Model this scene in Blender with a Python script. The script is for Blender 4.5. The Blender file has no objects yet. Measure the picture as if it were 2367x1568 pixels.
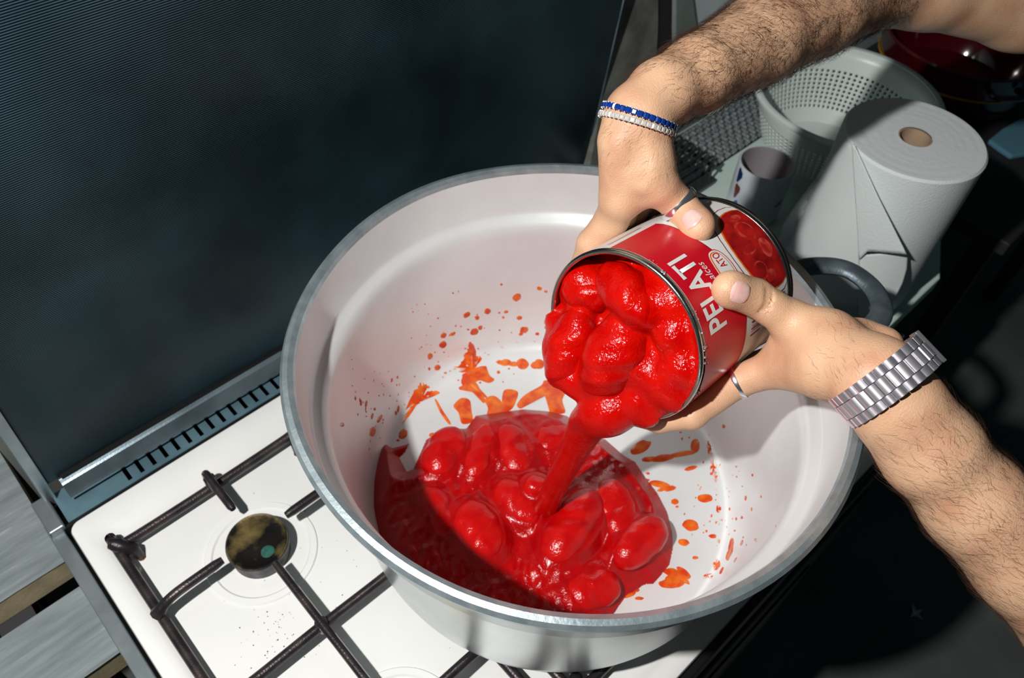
import bpy, bmesh, math, random
import numpy as np
from mathutils import Vector, Matrix

random.seed(7); rng = np.random.default_rng(7)
SC = bpy.context.scene
COL = SC.collection
PI = math.pi

# ---------------------------------------------------------------- camera, world, light, exposure
# the stove's white top is the plane z = 0, its back left corner the origin, +x along the back edge, +y to the wall
FPX = 1849.5
YAW, PITCH, ROLL = [math.radians(a) for a in (45.76556, 50.19095, 3.76096)]
CAM = np.array([0.05514405, -0.56491304, 0.7717287]) * 1.12
FW = np.array([math.sin(YAW)*math.cos(PITCH), math.cos(YAW)*math.cos(PITCH), -math.sin(PITCH)])
_r = np.array([math.cos(YAW), -math.sin(YAW), 0.0]); _u = np.cross(_r, FW)
RT = _r*math.cos(ROLL) + _u*math.sin(ROLL); UP = -_r*math.sin(ROLL) + _u*math.cos(ROLL)
cd = bpy.data.cameras.new('camera'); cam = bpy.data.objects.new('camera', cd); COL.objects.link(cam)
m = Matrix.Identity(4)
for i in range(3):
    m[i][0] = RT[i]; m[i][1] = UP[i]; m[i][2] = -FW[i]; m[i][3] = CAM[i]
cam.matrix_world = m
cd.sensor_width = 36.0; cd.lens = 36.0*FPX/2367.0; cd.clip_start = 0.02
cd.dof.use_dof = True; cd.dof.focus_distance = 0.64; cd.dof.aperture_fstop = 9.0
SC.camera = cam
SC.view_settings.view_transform = 'Standard'; SC.view_settings.look = 'None'
SC.view_settings.gamma = 1.0; SC.view_settings.use_curve_mapping = False
SC.view_settings.exposure = 0.0
wd = bpy.data.worlds.new('world'); SC.world = wd; wd.use_nodes = True
bg = wd.node_tree.nodes['Background']; bg.inputs[0].default_value = (0.42, 0.72, 0.80, 1); bg.inputs[1].default_value = 0.024
FLASH = (-0.26, -0.395, 1.16)
ld = bpy.data.lights.new('hand_flash', 'POINT'); ld.energy = 70.0; ld.shadow_soft_size = 0.018; ld.color = (1.0, 0.965, 0.93)
lo = bpy.data.objects.new('hand_flash', ld); COL.objects.link(lo); lo.location = FLASH

# ---------------------------------------------------------------- helpers
def ray(x, y): return FW + RT*((x-1183.5)/FPX) - UP*((y-784.0)/FPX)
def at(x, y, d): return CAM + ray(x, y)*d                       # a point of the place seen along that line, d metres deep
def onz(x, y, z):
    d = ray(x, y); return CAM + d*((z-CAM[2])/d[2])
def ony(x, y, yy):
    d = ray(x, y); return CAM + d*((yy-CAM[1])/d[1])

def tag(o, label=None, cat=None, group=None, kind=None):
    if label: o['label'] = label
    if cat: o['category'] = cat
    if group: o['group'] = group
    if kind: o['kind'] = kind
    return o
def empty(name, loc=(0, 0, 0), label=None, cat=None, group=None, kind=None):
    o = bpy.data.objects.new(name, None); COL.objects.link(o); o.location = Vector([float(v) for v in loc]); o.empty_display_size = 0.02
    return tag(o, label, cat, group, kind)
def put(name, me, mat, parent=None, smooth=True, bevel=0):
    """link a mesh given in world coordinates; children keep world coordinates through their parents' inverse"""
    o = bpy.data.objects.new(name, me); COL.objects.link(o)
    if mat is not None:
        for mm in (mat if isinstance(mat, (list, tuple)) else [mat]): me.materials.append(mm)
    if smooth:
        for p in me.polygons: p.use_smooth = True
    if bevel:
        b = o.modifiers.new('bevel', 'BEVEL'); b.width = bevel; b.segments = 2; b.limit_method = 'ANGLE'
    if parent is not None:
        o.parent = parent
        par = Matrix.Identity(4); q = parent; chain = []
        while q is not None: chain.append(q); q = q.parent
        for q in reversed(chain): par = par @ q.matrix_parent_inverse @ q.matrix_basis
        o.matrix_parent_inverse = par.inverted()
    return o
def mesh(name, v, f):
    me = bpy.data.meshes.new(name); me.from_pydata([tuple(float(c) for c in p) for p in v], [], [tuple(int(i) for i in q) for q in f]); me.update(); return me
class MB:
    def __init__(s): s.v = []; s.f = []
    def add(s, v, f):
        n = len(s.v); s.v += [tuple(p) for p in v]; s.f += [tuple(i+n for i in q) for q in f]; return s
    def box(s, x0, x1, y0, y1, z0, z1):
        return s.add([(x0,y0,z0),(x1,y0,z0),(x1,y1,z0),(x0,y1,z0),(x0,y0,z1),(x1,y0,z1),(x1,y1,z1),(x0,y1,z1)],
                     [(3,2,1,0),(4,5,6,7),(0,1,5,4),(1,2,6,5),(2,3,7,6),(3,0,4,7)])
    def prism(s, pts, off):
        """flat polygon pts (3-d) extruded by the vector off"""
        n = len(pts); off = np.array(off, float); a = [np.array(p, float) for p in pts]; b = [p+off for p in a]
        return s.add(a+b, [tuple(range(n))[::-1], tuple(range(n, 2*n))] + [(i, (i+1) % n, n+(i+1) % n, n+i) for i in range(n)])
    def tube(s, pts, rad, seg=10, flat=1.0, up=(0, 0, 1)):
        pts = [np.array(p, float) for p in pts]; n = len(pts)
        if not hasattr(rad, '__len__'): rad = [rad]*n
        vs = []; fs = []; upv = np.array(up, float)
        for i, p in enumerate(pts):
            t = pts[min(i+1, n-1)] - pts[max(i-1, 0)]; t /= np.linalg.norm(t)
            a = np.cross(t, upv)
            if np.linalg.norm(a) < 1e-3: a = np.cross(t, (1, 0, 0))
            a /= np.linalg.norm(a); b = np.cross(a, t)
            for k in range(seg):
                g = 2*PI*k/seg; vs.append(p + rad[i]*(math.cos(g)*a + flat*math.sin(g)*b))
        for i in range(n-1):
            for k in range(seg):
                fs.append((i*seg+k, i*seg+(k+1) % seg, (i+1)*seg+(k+1) % seg, (i+1)*seg+k))
        fs.append(tuple(range(seg))[::-1]); fs.append(tuple((n-1)*seg+k for k in range(seg)))
        return s.add(vs, fs)
    def lathe(s, prof, c=(0, 0, 0), seg=64, closed=False, cap0=False, cap1=False, M=None):
        vs = []; fs = []; n = len(prof)
        for r, z in prof:
            for k in range(seg):
                g = 2*PI*k/seg; p = np.array((r*math.cos(g), r*math.sin(g), z))
                vs.append((M @ p if M is not None else p) + np.array(c))
        for i in range(n if closed else n-1):
            j = (i+1) % n
            for k in range(seg): fs.append((i*seg+k, i*seg+(k+1) % seg, j*seg+(k+1) % seg, j*seg+k))
        if cap0: fs.append(tuple(range(seg))[::-1])
        if cap1: fs.append(tuple((n-1)*seg+k for k in range(seg)))
        return s.add(vs, fs)
    def build(s, name, mat, parent=None, smooth=True, bevel=0):
        me = mesh(name, s.v, s.f)
        bm = bmesh.new(); bm.from_mesh(me); bmesh.ops.recalc_face_normals(bm, faces=bm.faces); bm.to_mesh(me); bm.free()
        o = put(name, me, mat, parent, smooth, bevel)
        if smooth: 
            try: me.set_sharp_from_angle(angle=math.radians(40))
            except Exception: pass
        return o
def catmull(pts, n=8):
    pts = [np.array(p, float) for p in pts]; out = []
    P = [2*pts[0]-pts[1]] + pts + [2*pts[-1]-pts[-2]]
    for i in range(1, len(P)-2):
        for k in range(n):
            t = k/n; a, b, c, d = P[i-1], P[i], P[i+1], P[i+2]
            out.append(0.5*((2*b)+(c-a)*t+(2*a-5*b+4*c-d)*t*t+(-a+3*b-3*c+d)*t**3))
    out.append(pts[-1]); return out

# ---------------------------------------------------------------- materials
def mat(name, col, rough=0.5, metal=0.0, var=0.0, vscale=20.0, col2=None, bump=0.0, bscale=200.0, sss=0.0, sssr=(0.01, 0.003, 0.002), coat=0.0, spec=0.5, detail=4.0, trans=0.0, ramp=(0.35, 0.65)):
    m = bpy.data.materials.new(name); m.use_nodes = True; nt = m.node_tree; b = nt.nodes['Principled BSDF']
    b.inputs['Base Color'].default_value = (*col, 1); b.inputs['Roughness'].default_value = rough; b.inputs['Metallic'].default_value = metal
    b.inputs['Specular IOR Level'].default_value = spec
    if coat: b.inputs['Coat Weight'].default_value = coat; b.inputs['Coat Roughness'].default_value = 0.08
    if sss:
        b.inputs['Subsurface Weight'].default_value = sss; b.inputs['Subsurface Radius'].default_value = sssr; b.inputs['Subsurface Scale'].default_value = 1.0
    if trans: b.inputs['Transmission Weight'].default_value = trans
    tc = nt.nodes.new('ShaderNodeTexCoord')
    if col2 is not None:
        nz = nt.nodes.new('ShaderNodeTexNoise'); nz.inputs['Scale'].default_value = vscale; nz.inputs['Detail'].default_value = detail
        cr = nt.nodes.new('ShaderNodeValToRGB'); cr.color_ramp.elements[0].position = ramp[0]; cr.color_ramp.elements[1].position = ramp[1]
        cr.color_ramp.elements[0].color = (*col, 1); cr.color_ramp.elements[1].color = (*col2, 1)
        nt.links.new(tc.outputs['Object'], nz.inputs['Vector']); nt.links.new(nz.outputs['Fac'], cr.inputs['Fac']); nt.links.new(cr.outputs['Color'], b.inputs['Base Color'])
    if bump:
        n2 = nt.nodes.new('ShaderNodeTexNoise'); n2.inputs['Scale'].default_value = bscale; n2.inputs['Detail'].default_value = 3
        bp = nt.nodes.new('ShaderNodeBump'); bp.inputs['Strength'].default_value = bump; bp.inputs['Distance'].default_value = 0.001
        nt.links.new(tc.outputs['Object'], n2.inputs['Vector']); nt.links.new(n2.outputs['Fac'], bp.inputs['Height']); nt.links.new(bp.outputs['Normal'], b.inputs['Normal'])
    return m

M_enamel = mat('white_enamel', (0.86, 0.87, 0.86), 0.22, col2=(0.80, 0.82, 0.81), vscale=6, coat=0.3)
M_speck = mat('burnt_specks', (0.05, 0.03, 0.02), 0.8)
M_bodysteel = mat('dull_steel', (0.30, 0.34, 0.36), 0.38, 0.7, col2=(0.22, 0.26, 0.28), vscale=30)
M_black = mat('black_metal', (0.012, 0.011, 0.012), 0.35, 0.3)
M_hinge = mat('hinge_steel', (0.36, 0.46, 0.52), 0.28, 0.85, col2=(0.20, 0.27, 0.31), vscale=18, bump=0.1, bscale=500)
M_vent = mat('vent_steel', (0.17, 0.30, 0.36), 0.4, 0.5, col2=(0.10, 0.18, 0.23), vscale=14, bump=0.1, bscale=600)
M_iron = mat('grate_iron', (0.035, 0.030, 0.034), 0.33, 0.55, col2=(0.10, 0.075, 0.075), vscale=40, bump=0.4, bscale=500, ramp=(0.45, 0.75))
M_rust = mat('rust', (0.20, 0.07, 0.02), 0.9, col2=(0.06, 0.025, 0.015), vscale=300)
M_brass = mat('burnt_brass', (0.020, 0.018, 0.016), 0.36, 0.7, col2=(0.36, 0.27, 0.10), vscale=30, bump=0.2, bscale=400, ramp=(0.44, 0.66))
M_brassclean = mat('dull_brass', (0.46, 0.40, 0.26), 0.5, 0.4, col2=(0.36, 0.30, 0.18), vscale=60)
M_burner = mat('burner_alloy', (0.10, 0.10, 0.11), 0.5, 0.6, col2=(0.05, 0.05, 0.05), vscale=80)
M_verdigris = mat('verdigris', (0.01, 0.12, 0.09), 0.8, col2=(0.02, 0.05, 0.04), vscale=150)
M_wood = mat('painted_wood', (0.26, 0.29, 0.31), 0.75, col2=(0.34, 0.37, 0.39), vscale=9, bump=0.5, bscale=60)
M_woodedge = mat('bare_wood_edge', (0.46, 0.40, 0.25), 0.85, col2=(0.34, 0.29, 0.18), vscale=30, bump=0.3)
M_floor = mat('dark_floor', (0.10, 0.112, 0.108), 0.75, col2=(0.15, 0.165, 0.155), vscale=5)
M_wall = mat('sooty_wall', (0.10, 0.11, 0.10), 0.9, col2=(0.16, 0.17, 0.16), vscale=12, bump=0.3, bscale=60)
M_boardA = mat('mouldy_board', (0.11, 0.115, 0.10), 0.85, col2=(0.22, 0.23, 0.20), vscale=24, bump=0.3, bscale=80)
M_boardB = mat('greenish_board', (0.22, 0.27, 0.25), 0.85, col2=(0.16, 0.19, 0.175), vscale=12)
M_darkstrip = mat('strip_black', (0.012, 0.006, 0.010), 0.5)
M_panel = mat('pale_panel', (0.70, 0.80, 0.82), 0.6, col2=(0.58, 0.68, 0.70), vscale=10, bump=0.2, bscale=30)
M_counter = mat('pale_worktop', (0.68, 0.82, 0.77), 0.5, col2=(0.60, 0.75, 0.70), vscale=5)
M_cabinet = mat('dark_cabinet', (0.025, 0.025, 0.028), 0.6)
M_paper = mat('paper', (0.72, 0.78, 0.78), 0.95, col2=(0.67, 0.74, 0.74), vscale=14)
M_paperend = mat('paper_end', (0.68, 0.74, 0.75), 0.95, bump=0.5, bscale=120)
M_card = mat('cardboard', (0.42, 0.30, 0.20), 0.9, col2=(0.36, 0.25, 0.16), vscale=50)
M_mug = mat('white_ceramic', (0.60, 0.66, 0.72), 0.18, coat=0.3)
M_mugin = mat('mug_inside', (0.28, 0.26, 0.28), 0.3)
M_blue = mat('blue_print', (0.02, 0.12, 0.36), 0.3); M_redprint = mat('rust_print', (0.16, 0.03, 0.025), 0.3); M_navy = mat('navy_print', (0.01, 0.03, 0.10), 0.3)
M_plastic = mat('white_plastic', (0.74, 0.83, 0.80), 0.35)
M_weave = mat('woven_plastic', (0.10, 0.115, 0.12), 0.35, col2=(0.32, 0.36, 0.37), vscale=160)
M_rackm = mat('rack_black', (0.02, 0.024, 0.026), 0.28)
M_redbowl = mat('red_lacquer', (0.07, 0.001, 0.005), 0.10, coat=0.4); M_yellow = mat('yellow_line', (0.65, 0.32, 0.01), 0.4)
M_alu = mat('aluminium', (0.85, 0.885, 0.895), 0.38, 0.34, col2=(0.76, 0.79, 0.80), vscale=8, bump=0.12, bscale=90)
M_aluout = mat('aluminium_outside', (0.62, 0.66, 0.66), 0.28, 0.9, col2=(0.50, 0.55, 0.56), vscale=12, bump=0.12, bscale=60)
M_alurim = mat('aluminium_rim', (0.56, 0.66, 0.70), 0.33, 0.75, col2=(0.40, 0.50, 0.55), vscale=60, bump=0.3, bscale=220)
M_handle = mat('cast_handle', (0.16, 0.21, 0.24), 0.45, 0.55, col2=(0.09, 0.12, 0.14), vscale=50, bump=0.3, bscale=300)
M_tin = mat('tin_plate', (0.62, 0.60, 0.55), 0.22, 1.0, bump=0.1, bscale=300)
M_tinin = mat('tin_inside', (0.42, 0.05, 0.015), 0.25, 0.6, col2=(0.60, 0.20, 0.03), vscale=55, ramp=(0.5, 0.6))
M_rimdark = mat('tin_dark_reflection', (0.10, 0.095, 0.09), 0.25, 0.9)  # tin plate with its dark reflection put into the base colour
M_lwhite = mat('label_white', (0.74, 0.76, 0.74), 0.30, coat=0.08, spec=0.3)
M_lred = mat('label_red', (0.62, 0.006, 0.020), 0.34, coat=0.08, spec=0.3, col2=(0.52, 0.004, 0.016), vscale=20)
M_lmaroon = mat('label_maroon', (0.26, 0.005, 0.02), 0.3, coat=0.4); M_lorange = mat('label_orange', (0.80, 0.16, 0.01), 0.3, coat=0.4)
M_pic = mat('label_picture', (0.20, 0.004, 0.006), 0.34, coat=0.08, spec=0.3, col2=(0.50, 0.012, 0.010), vscale=60)
M_picA = mat('label_picture_light', (0.66, 0.10, 0.07), 0.34, coat=0.08, spec=0.3, col2=(0.45, 0.012, 0.01), vscale=110, ramp=(0.3, 0.55))
M_lpink = mat('label_faded', (0.66, 0.45, 0.46), 0.3, coat=0.4)
M_steelj = mat('polished_steel', (0.82, 0.81, 0.85), 0.20, 0.95)
M_steelb = mat('brushed_steel', (0.62, 0.61, 0.66), 0.24, 0.95)
M_watchj = mat('watch_polished', (0.95, 0.92, 0.98), 0.31, 0.88); M_watchb = mat('watch_brushed', (0.84, 0.81, 0.88), 0.29, 0.90)
M_gemblue = mat('blue_gem', (0.004, 0.035, 0.24), 0.05, coat=1.0); M_gemclear = mat('clear_gem', (0.72, 0.70, 0.66), 0.06, 0.3, coat=1.0)
M_hair = mat('body_hair', (0.055, 0.020, 0.010), 0.5)
M_nail = mat('fingernail', (0.78, 0.44, 0.40), 0.25, col2=(0.82, 0.56, 0.52), vscale=90, coat=0.3, sss=0.15, sssr=(0.004, 0.0015, 0.001))
M_scrap = mat('paper_scrap', (0.75, 0.78, 0.72), 0.9)

def sauce_mat(name, c1, c2, rough=0.20, sc=60, bump=0.6, bsc=420, coat=0.10, sss=0.0):
    return mat(name, c1, rough, col2=c2, vscale=sc, bump=bump, bscale=bsc, coat=coat, sss=sss, sssr=(0.006, 0.0008, 0.0004), spec=0.32)
M_sauce = sauce_mat('tomato_sauce', (0.35, 0.0003, 0.002), (0.43, 0.001, 0.002))
M_tomato = sauce_mat('tomato_flesh', (0.44, 0.0008, 0.003), (0.54, 0.004, 0.003), rough=0.18, bump=0.5, bsc=450)
M_cansauce = sauce_mat('can_sauce', (0.46, 0.0006, 0.0004), (0.54, 0.004, 0.0008), rough=0.12, bump=0.85, bsc=400)
M_splash = mat('thin_splash', (0.62, 0.050, 0.006), 0.18, col2=(0.80, 0.20, 0.02), vscale=70, coat=0.4, ramp=(0.4, 0.7))

def skin_mat():
    m = mat('skin', (0.68, 0.420, 0.262), 0.46, col2=(0.54, 0.265, 0.16), vscale=24, bump=0.45, bscale=700, sss=0.08, sssr=(0.006, 0.0022, 0.0014), ramp=(0.45, 0.75))
    return m
M_skin = skin_mat()

def lid_mat():
    """dark glass lid, printed with fine level lines, 2 mm apart, and wiped with smears"""
    m = bpy.data.materials.new('printed_glass'); m.use_nodes = True; nt = m.node_tree; b = nt.nodes['Principled BSDF']
    tc = nt.nodes.new('ShaderNodeTexCoord'); sep = nt.nodes.new('ShaderNodeSeparateXYZ'); nt.links.new(tc.outputs['Object'], sep.inputs[0])
    mu = nt.nodes.new('ShaderNodeMath'); mu.operation = 'MULTIPLY'; mu.inputs[1].default_value = 2*PI/0.0021; nt.links.new(sep.outputs['Z'], mu.inputs[0])
    sn = nt.nodes.new('ShaderNodeMath'); sn.operation = 'SINE'; nt.links.new(mu.outputs[0], sn.inputs[0])
    mr = nt.nodes.new('ShaderNodeMapRange'); mr.inputs['From Min'].default_value = -0.5; mr.inputs['From Max'].default_value = 0.9; nt.links.new(sn.outputs[0], mr.inputs['Value'])
    nz = nt.nodes.new('ShaderNodeTexNoise'); nz.inputs['Scale'].default_value = 4.5; nz.inputs['Detail'].default_value = 5; nt.links.new(tc.outputs['Object'], nz.inputs['Vector'])
    m2 = nt.nodes.new('ShaderNodeMapRange'); m2.inputs['From Min'].default_value = 0.35; m2.inputs['From Max'].default_value = 0.70; m2.inputs['To Min'].default_value = 0.25; m2.inputs['To Max'].default_value = 1.0; nt.links.new(nz.outputs['Fac'], m2.inputs['Value'])
    fx = nt.nodes.new('ShaderNodeMath'); fx.operation = 'MULTIPLY'; nt.links.new(mr.outputs[0], fx.inputs[0]); nt.links.new(m2.outputs[0], fx.inputs[1])
    mx = nt.nodes.new('ShaderNodeMix'); mx.data_type = 'RGBA'; mx.inputs[6].default_value = (0.002, 0.003, 0.005, 1); mx.inputs[7].default_value = (0.052, 0.118, 0.150, 1)
    nt.links.new(fx.outputs[0], mx.inputs[0]); nt.links.new(mx.outputs[2], b.inputs['Base Color'])
    b.inputs['Roughness'].default_value = 0.30; b.inputs['Specular IOR Level'].default_value = 0.12
    return m
M_lid = lid_mat()

def emboss_mat():
    m = mat('embossed_paper', (0.70, 0.77, 0.77), 0.95)
    nt = m.node_tree; b = nt.nodes['Principled BSDF']; tc = nt.nodes.new('ShaderNodeTexCoord')
    vo = nt.nodes.new('ShaderNodeTexVoronoi'); vo.inputs['Scale'].default_value = 380; nt.links.new(tc.outputs['Object'], vo.inputs['Vector'])
    bp = nt.nodes.new('ShaderNodeBump'); bp.inputs['Strength'].default_value = 0.35; bp.inputs['Distance'].default_value = 0.0008
    nt.links.new(vo.outputs['Distance'], bp.inputs['Height']); nt.links.new(bp.outputs['Normal'], b.inputs['Normal']); return m
M_emboss = emboss_mat()

# ---------------------------------------------------------------- signed-distance sculpting (smooth flesh, sauce, tomatoes)
class Field:
    def __init__(s, lo, hi, h):
        s.lo = np.array(lo, float); s.h = h; s.n = np.ceil((np.array(hi)-s.lo)/h).astype(int)+1
        s.a = np.full(s.n, 0.05, np.float32)
    def _box(s, lo, hi):
        i0 = np.clip(np.floor((lo-s.lo)/s.h).astype(int), 0, s.n-1); i1 = np.clip(np.ceil((hi-s.lo)/s.h).astype(int)+1, 1, s.n)
        ax = [(s.lo[k]+s.h*np.arange(i0[k], i1[k])).astype(np.float32) for k in range(3)]
        sl = tuple(slice(i0[k], i1[k]) for k in range(3))
        return sl, ax[0][:, None, None], ax[1][None, :, None], ax[2][None, None, :]
    def _mix(s, sl, d, k):
        a = s.a[sl]
        if k <= 0: s.a[sl] = np.minimum(a, d); return
        t = np.clip(0.5+0.5*(a-d)/k, 0, 1); s.a[sl] = a*(1-t)+d*t-k*t*(1-t)
    def cone(s, p, q, r0, r1, k=0.004):
        p = np.array(p, float); q = np.array(q, float); m = max(r0, r1)+k+3*s.h
        sl, X, Y, Z = s._box(np.minimum(p, q)-m, np.maximum(p, q)+m)
        if s.a[sl].size == 0: return
        d = q-p; L = max(float(d@d), 1e-12)
        t = np.clip(((X-p[0])*d[0]+(Y-p[1])*d[1]+(Z-p[2])*d[2])/L, 0, 1)
        D = np.sqrt((X-p[0]-t*d[0])**2+(Y-p[1]-t*d[1])**2+(Z-p[2]-t*d[2])**2)-(r0+(r1-r0)*t)
        s._mix(sl, D, k)
    def chain(s, pts, rad, k=0.004):
        for i in range(len(pts)-1): s.cone(pts[i], pts[i+1], rad[i], rad[i+1], k)
    def ell(s, c, ax, rad, k=0.004, warp=None):
        c = np.array(c, float); A = np.array(ax, float); r = np.array(rad, float); m = r.max()+k+3*s.h
        sl, X, Y, Z = s._box(c-m, c+m)
        if s.a[sl].size == 0: return
        x, y, z = X-c[0], Y-c[1], Z-c[2]
        u = [(x*A[i][0]+y*A[i][1]+z*A[i][2]) for i in range(3)]
        k0 = np.sqrt(sum((u[i]/r[i])**2 for i in range(3)))+1e-6; k1 = np.sqrt(sum((u[i]/r[i]**2)**2 for i in range(3)))+1e-6
        D = k0*(k0-1)/k1
        if warp is not None: D = D+warp(u)
        s._mix(sl, D, k)
    def carve(s, p, q, r, k=0.002):
        """a crease: subtract a thin rod"""
        p = np.array(p, float); q = np.array(q, float); m = r+k+3*s.h
        sl, X, Y, Z = s._box(np.minimum(p, q)-m, np.maximum(p, q)+m)
        d = q-p; L = max(float(d@d), 1e-12); t = np.clip(((X-p[0])*d[0]+(Y-p[1])*d[1]+(Z-p[2])*d[2])/L, 0, 1)
        D = -(np.sqrt((X-p[0]-t*d[0])**2+(Y-p[1]-t*d[1])**2+(Z-p[2]-t*d[2])**2)-r)
        a = s.a[sl]; t = np.clip(0.5-0.5*(a-D)/k, 0, 1); s.a[sl] = a*(1-t)+D*t+k*t*(1-t)
    def surface(s):
        a = s.a; ins = a < 0; n = a.shape
        c = ins[:-1, :-1, :-1].astype(np.int8)
        for d in ((1,0,0),(0,1,0),(0,0,1),(1,1,0),(1,0,1),(0,1,1),(1,1,1)):
            c += ins[d[0]:n[0]-1+d[0], d[1]:n[1]-1+d[1], d[2]:n[2]-1+d[2]]
        idx = np.argwhere((c > 0) & (c < 8)); del c
        vid = np.full((n[0]-1, n[1]-1, n[2]-1), -1, np.int32); vid[tuple(idx.T)] = np.arange(len(idx))
        acc = np.zeros((len(idx), 3)); cnt = np.zeros(len(idx))
        co = [(i, j, k) for i in (0, 1) for j in (0, 1) for k in (0, 1)]
        for p in co:
            for ax in range(3):
                if p[ax]: continue
                q = list(p); q[ax] = 1
                va = a[idx[:, 0]+p[0], idx[:, 1]+p[1], idx[:, 2]+p[2]]; vb = a[idx[:, 0]+q[0], idx[:, 1]+q[1], idx[:, 2]+q[2]]
                w = (va < 0) != (vb < 0); t = np.where(w, va/np.where(w, va-vb, 1), 0)
                P = np.array(p, float)[None].repeat(len(idx), 0); P[:, ax] = t
                acc[w] += P[w]; cnt[w] += 1
        V = s.lo+(idx+acc/np.maximum(cnt, 1)[:, None])*s.h
        F = []
        for ax in range(3):
            o1, o2 = (ax+1) % 3, (ax+2) % 3
            sa = [slice(None)]*3; sb = [slice(None)]*3; sa[ax] = slice(0, n[ax]-1); sb[ax] = slice(1, n[ax])
            e = np.argwhere(ins[tuple(sa)] != ins[tuple(sb)])
            ok = (e[:, o1] > 0) & (e[:, o2] > 0) & (e[:, o1] < n[o1]-1) & (e[:, o2] < n[o2]-1); e = e[ok]
            def v(d1, d2):
                q = e.copy(); q[:, o1] -= d1; q[:, o2] -= d2; return vid[tuple(q.T)]
            quad = np.stack([v(0, 0), v(1, 0), v(1, 1), v(0, 1)], 1)
            fl = ins[tuple(e.T)]
            quad[~fl] = quad[~fl][:, ::-1]
            F.append(quad)
        return V, np.concatenate(F)
def np_mesh(name, V, F):
    me = bpy.data.meshes.new(name); n = len(F)
    me.vertices.add(len(V)); me.vertices.foreach_set('co', np.ascontiguousarray(V, np.float32).ravel())
    me.loops.add(n*4); me.loops.foreach_set('vertex_index', np.ascontiguousarray(F, np.int32).ravel())
    me.polygons.add(n); me.polygons.foreach_set('loop_start', np.arange(0, n*4, 4, dtype=np.int32))
    try: me.polygons.foreach_set('loop_total', np.full(n, 4, np.int32))
    except Exception: pass
    me.polygons.foreach_set('use_smooth', np.ones(n, bool)); me.update(calc_edges=True); me.validate(); return me
def relax(V, F, it=2, lam=0.5):
    e = np.concatenate([F[:, [0, 1]], F[:, [1, 2]], F[:, [2, 3]], F[:, [3, 0]]])
    for k in range(it):
        acc = np.zeros_like(V); c = np.zeros(len(V))
        np.add.at(acc, e[:, 0], V[e[:, 1]]); np.add.at(c, e[:, 0], 1); np.add.at(acc, e[:, 1], V[e[:, 0]]); np.add.at(c, e[:, 1], 1)
        V = V+lam*(acc/np.maximum(c, 1)[:, None]-V)
    return V

#@@SETTING
# ---------------------------------------------------------------- setting
FZ = -0.86
WY = 0.036
o = MB().box(-1.2, 4.2, -2.6, 0.46, FZ-0.05, FZ).build('floor', M_floor, None, False); tag(o, kind='structure')
wall = MB().prism([(-1.2, 0.36, FZ), (-0.012, 0.36, FZ), (-0.012, 0.105, FZ), (0.912, 0.105, FZ), (0.912, WY+0.02, FZ), (4.2, WY+0.02, FZ), (4.2, 0.46, FZ), (-1.2, 0.46, FZ)], (0, 0, 1.6-FZ)).build('wall_back', M_wall, None, False); tag(wall, kind='structure')
def wallpiece(name, pxs, th, mt):
    pts = [ony(x, y, WY) for x, y in pxs]
    return MB().prism([p+np.array((0, 0.02, 0)) for p in pts], (0, -0.02-th, 0)).build(name, mt, wall, False, 0.002)
wallpiece('board', [(1330, 520), (1440, -60), (1516, -60), (1516, 60), (1512, 130), (1512, 420), (1480, 560)], 0.006, M_boardA)
wallpiece('dark_strip', [(1512, 420), (1508, 130), (1518, 70), (1512, -60), (1556, -60), (1552, 60), (1558, 420)], 0.002, M_darkstrip)  # near-black strip with an uneven edge between the two boards
wallpiece('board', [(1556, 400), (1551, 60), (1552, -60), (1586, -60), (1612, 130), (1640, 400)], 0.009, M_boardB)
wallpiece('panel', [(1620, 160), (1588, -60), (2100, -200), (2200, 100), (1900, 200)], 0.004, M_panel)

# worktop on a dark cabinet beside the stove
CX0, CX1, CY0, CY1 = 0.925, 2.3, -0.475, 0.034
CX1 = 1.44  # worktop ends short; its shadowed far end is left out
MB().prism([(CX0, CY0, -0.03), (1.165, CY0, -0.03), (CX1, -0.335, -0.03), (CX1, CY1, -0.03), (CX0, CY1, -0.03)], (0, 0, 0.03)).build('worktop', M_counter, None, False, 0.003)
tag(bpy.data.objects['worktop'], 'pale worktop beside the stove carrying the paper roll and colander', 'worktop')
cab = empty('base_cabinet', (1.04, -0.2, FZ), 'dark base cabinet under the pale worktop', 'cabinet')
MB().prism([(CX0+0.01, CY0+0.03, FZ), (1.16, CY0+0.03, FZ), (CX1-0.01, -0.30, FZ), (CX1-0.01, CY1-0.005, FZ), (CX0+0.01, CY1-0.005, FZ)], (0, 0, -0.031-FZ)).build('body', M_cabinet, cab, False)
d = MB().box(CX0+0.02, 1.15, CY0+0.012, CY0+0.029, FZ+0.08, -0.045).build('door', M_cabinet, cab, False, 0.003)
MB().tube([(1.12, CY0-0.004, -0.10), (1.12, CY0-0.004, -0.22)], 0.005, 8).build('handle', M_bodysteel, d)
TZ = -0.10  # black table added in place of the worktop's shadowed far end
tb = empty('added_dark_table', (1.85, -0.2, FZ), 'low black side table standing beyond the end of the pale worktop', 'table')
MB().box(1.47, 2.35, -0.50, 0.034, TZ-0.03, TZ).build('table_top', M_cabinet, tb, False, 0.003)
for x in (1.51, 2.31):
    for y in (-0.46, 0.0): MB().box(x-0.02, x+0.02, y-0.02, y+0.02, FZ, TZ-0.031).build('leg', M_cabinet, tb, False)
cl = [onz(x, y, TZ+0.012) for x, y in ((2286, 322), (2318, 296), (2380, 262), (2470, 240), (2480, 300), (2390, 352), (2340, 360), (2310, 340))]  # blue slab in place of a lit patch of worktop between shadows
b = MB().prism([p-np.array((0, 0, 0.0115)) for p in cl], (0, 0, 0.0115)); o = b.build('lit_patch_slab', mat('lit_patch_blue', (0.10, 0.26, 0.36), 0.9, bump=0.6, bscale=60), None, False, 0.004)
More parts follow.
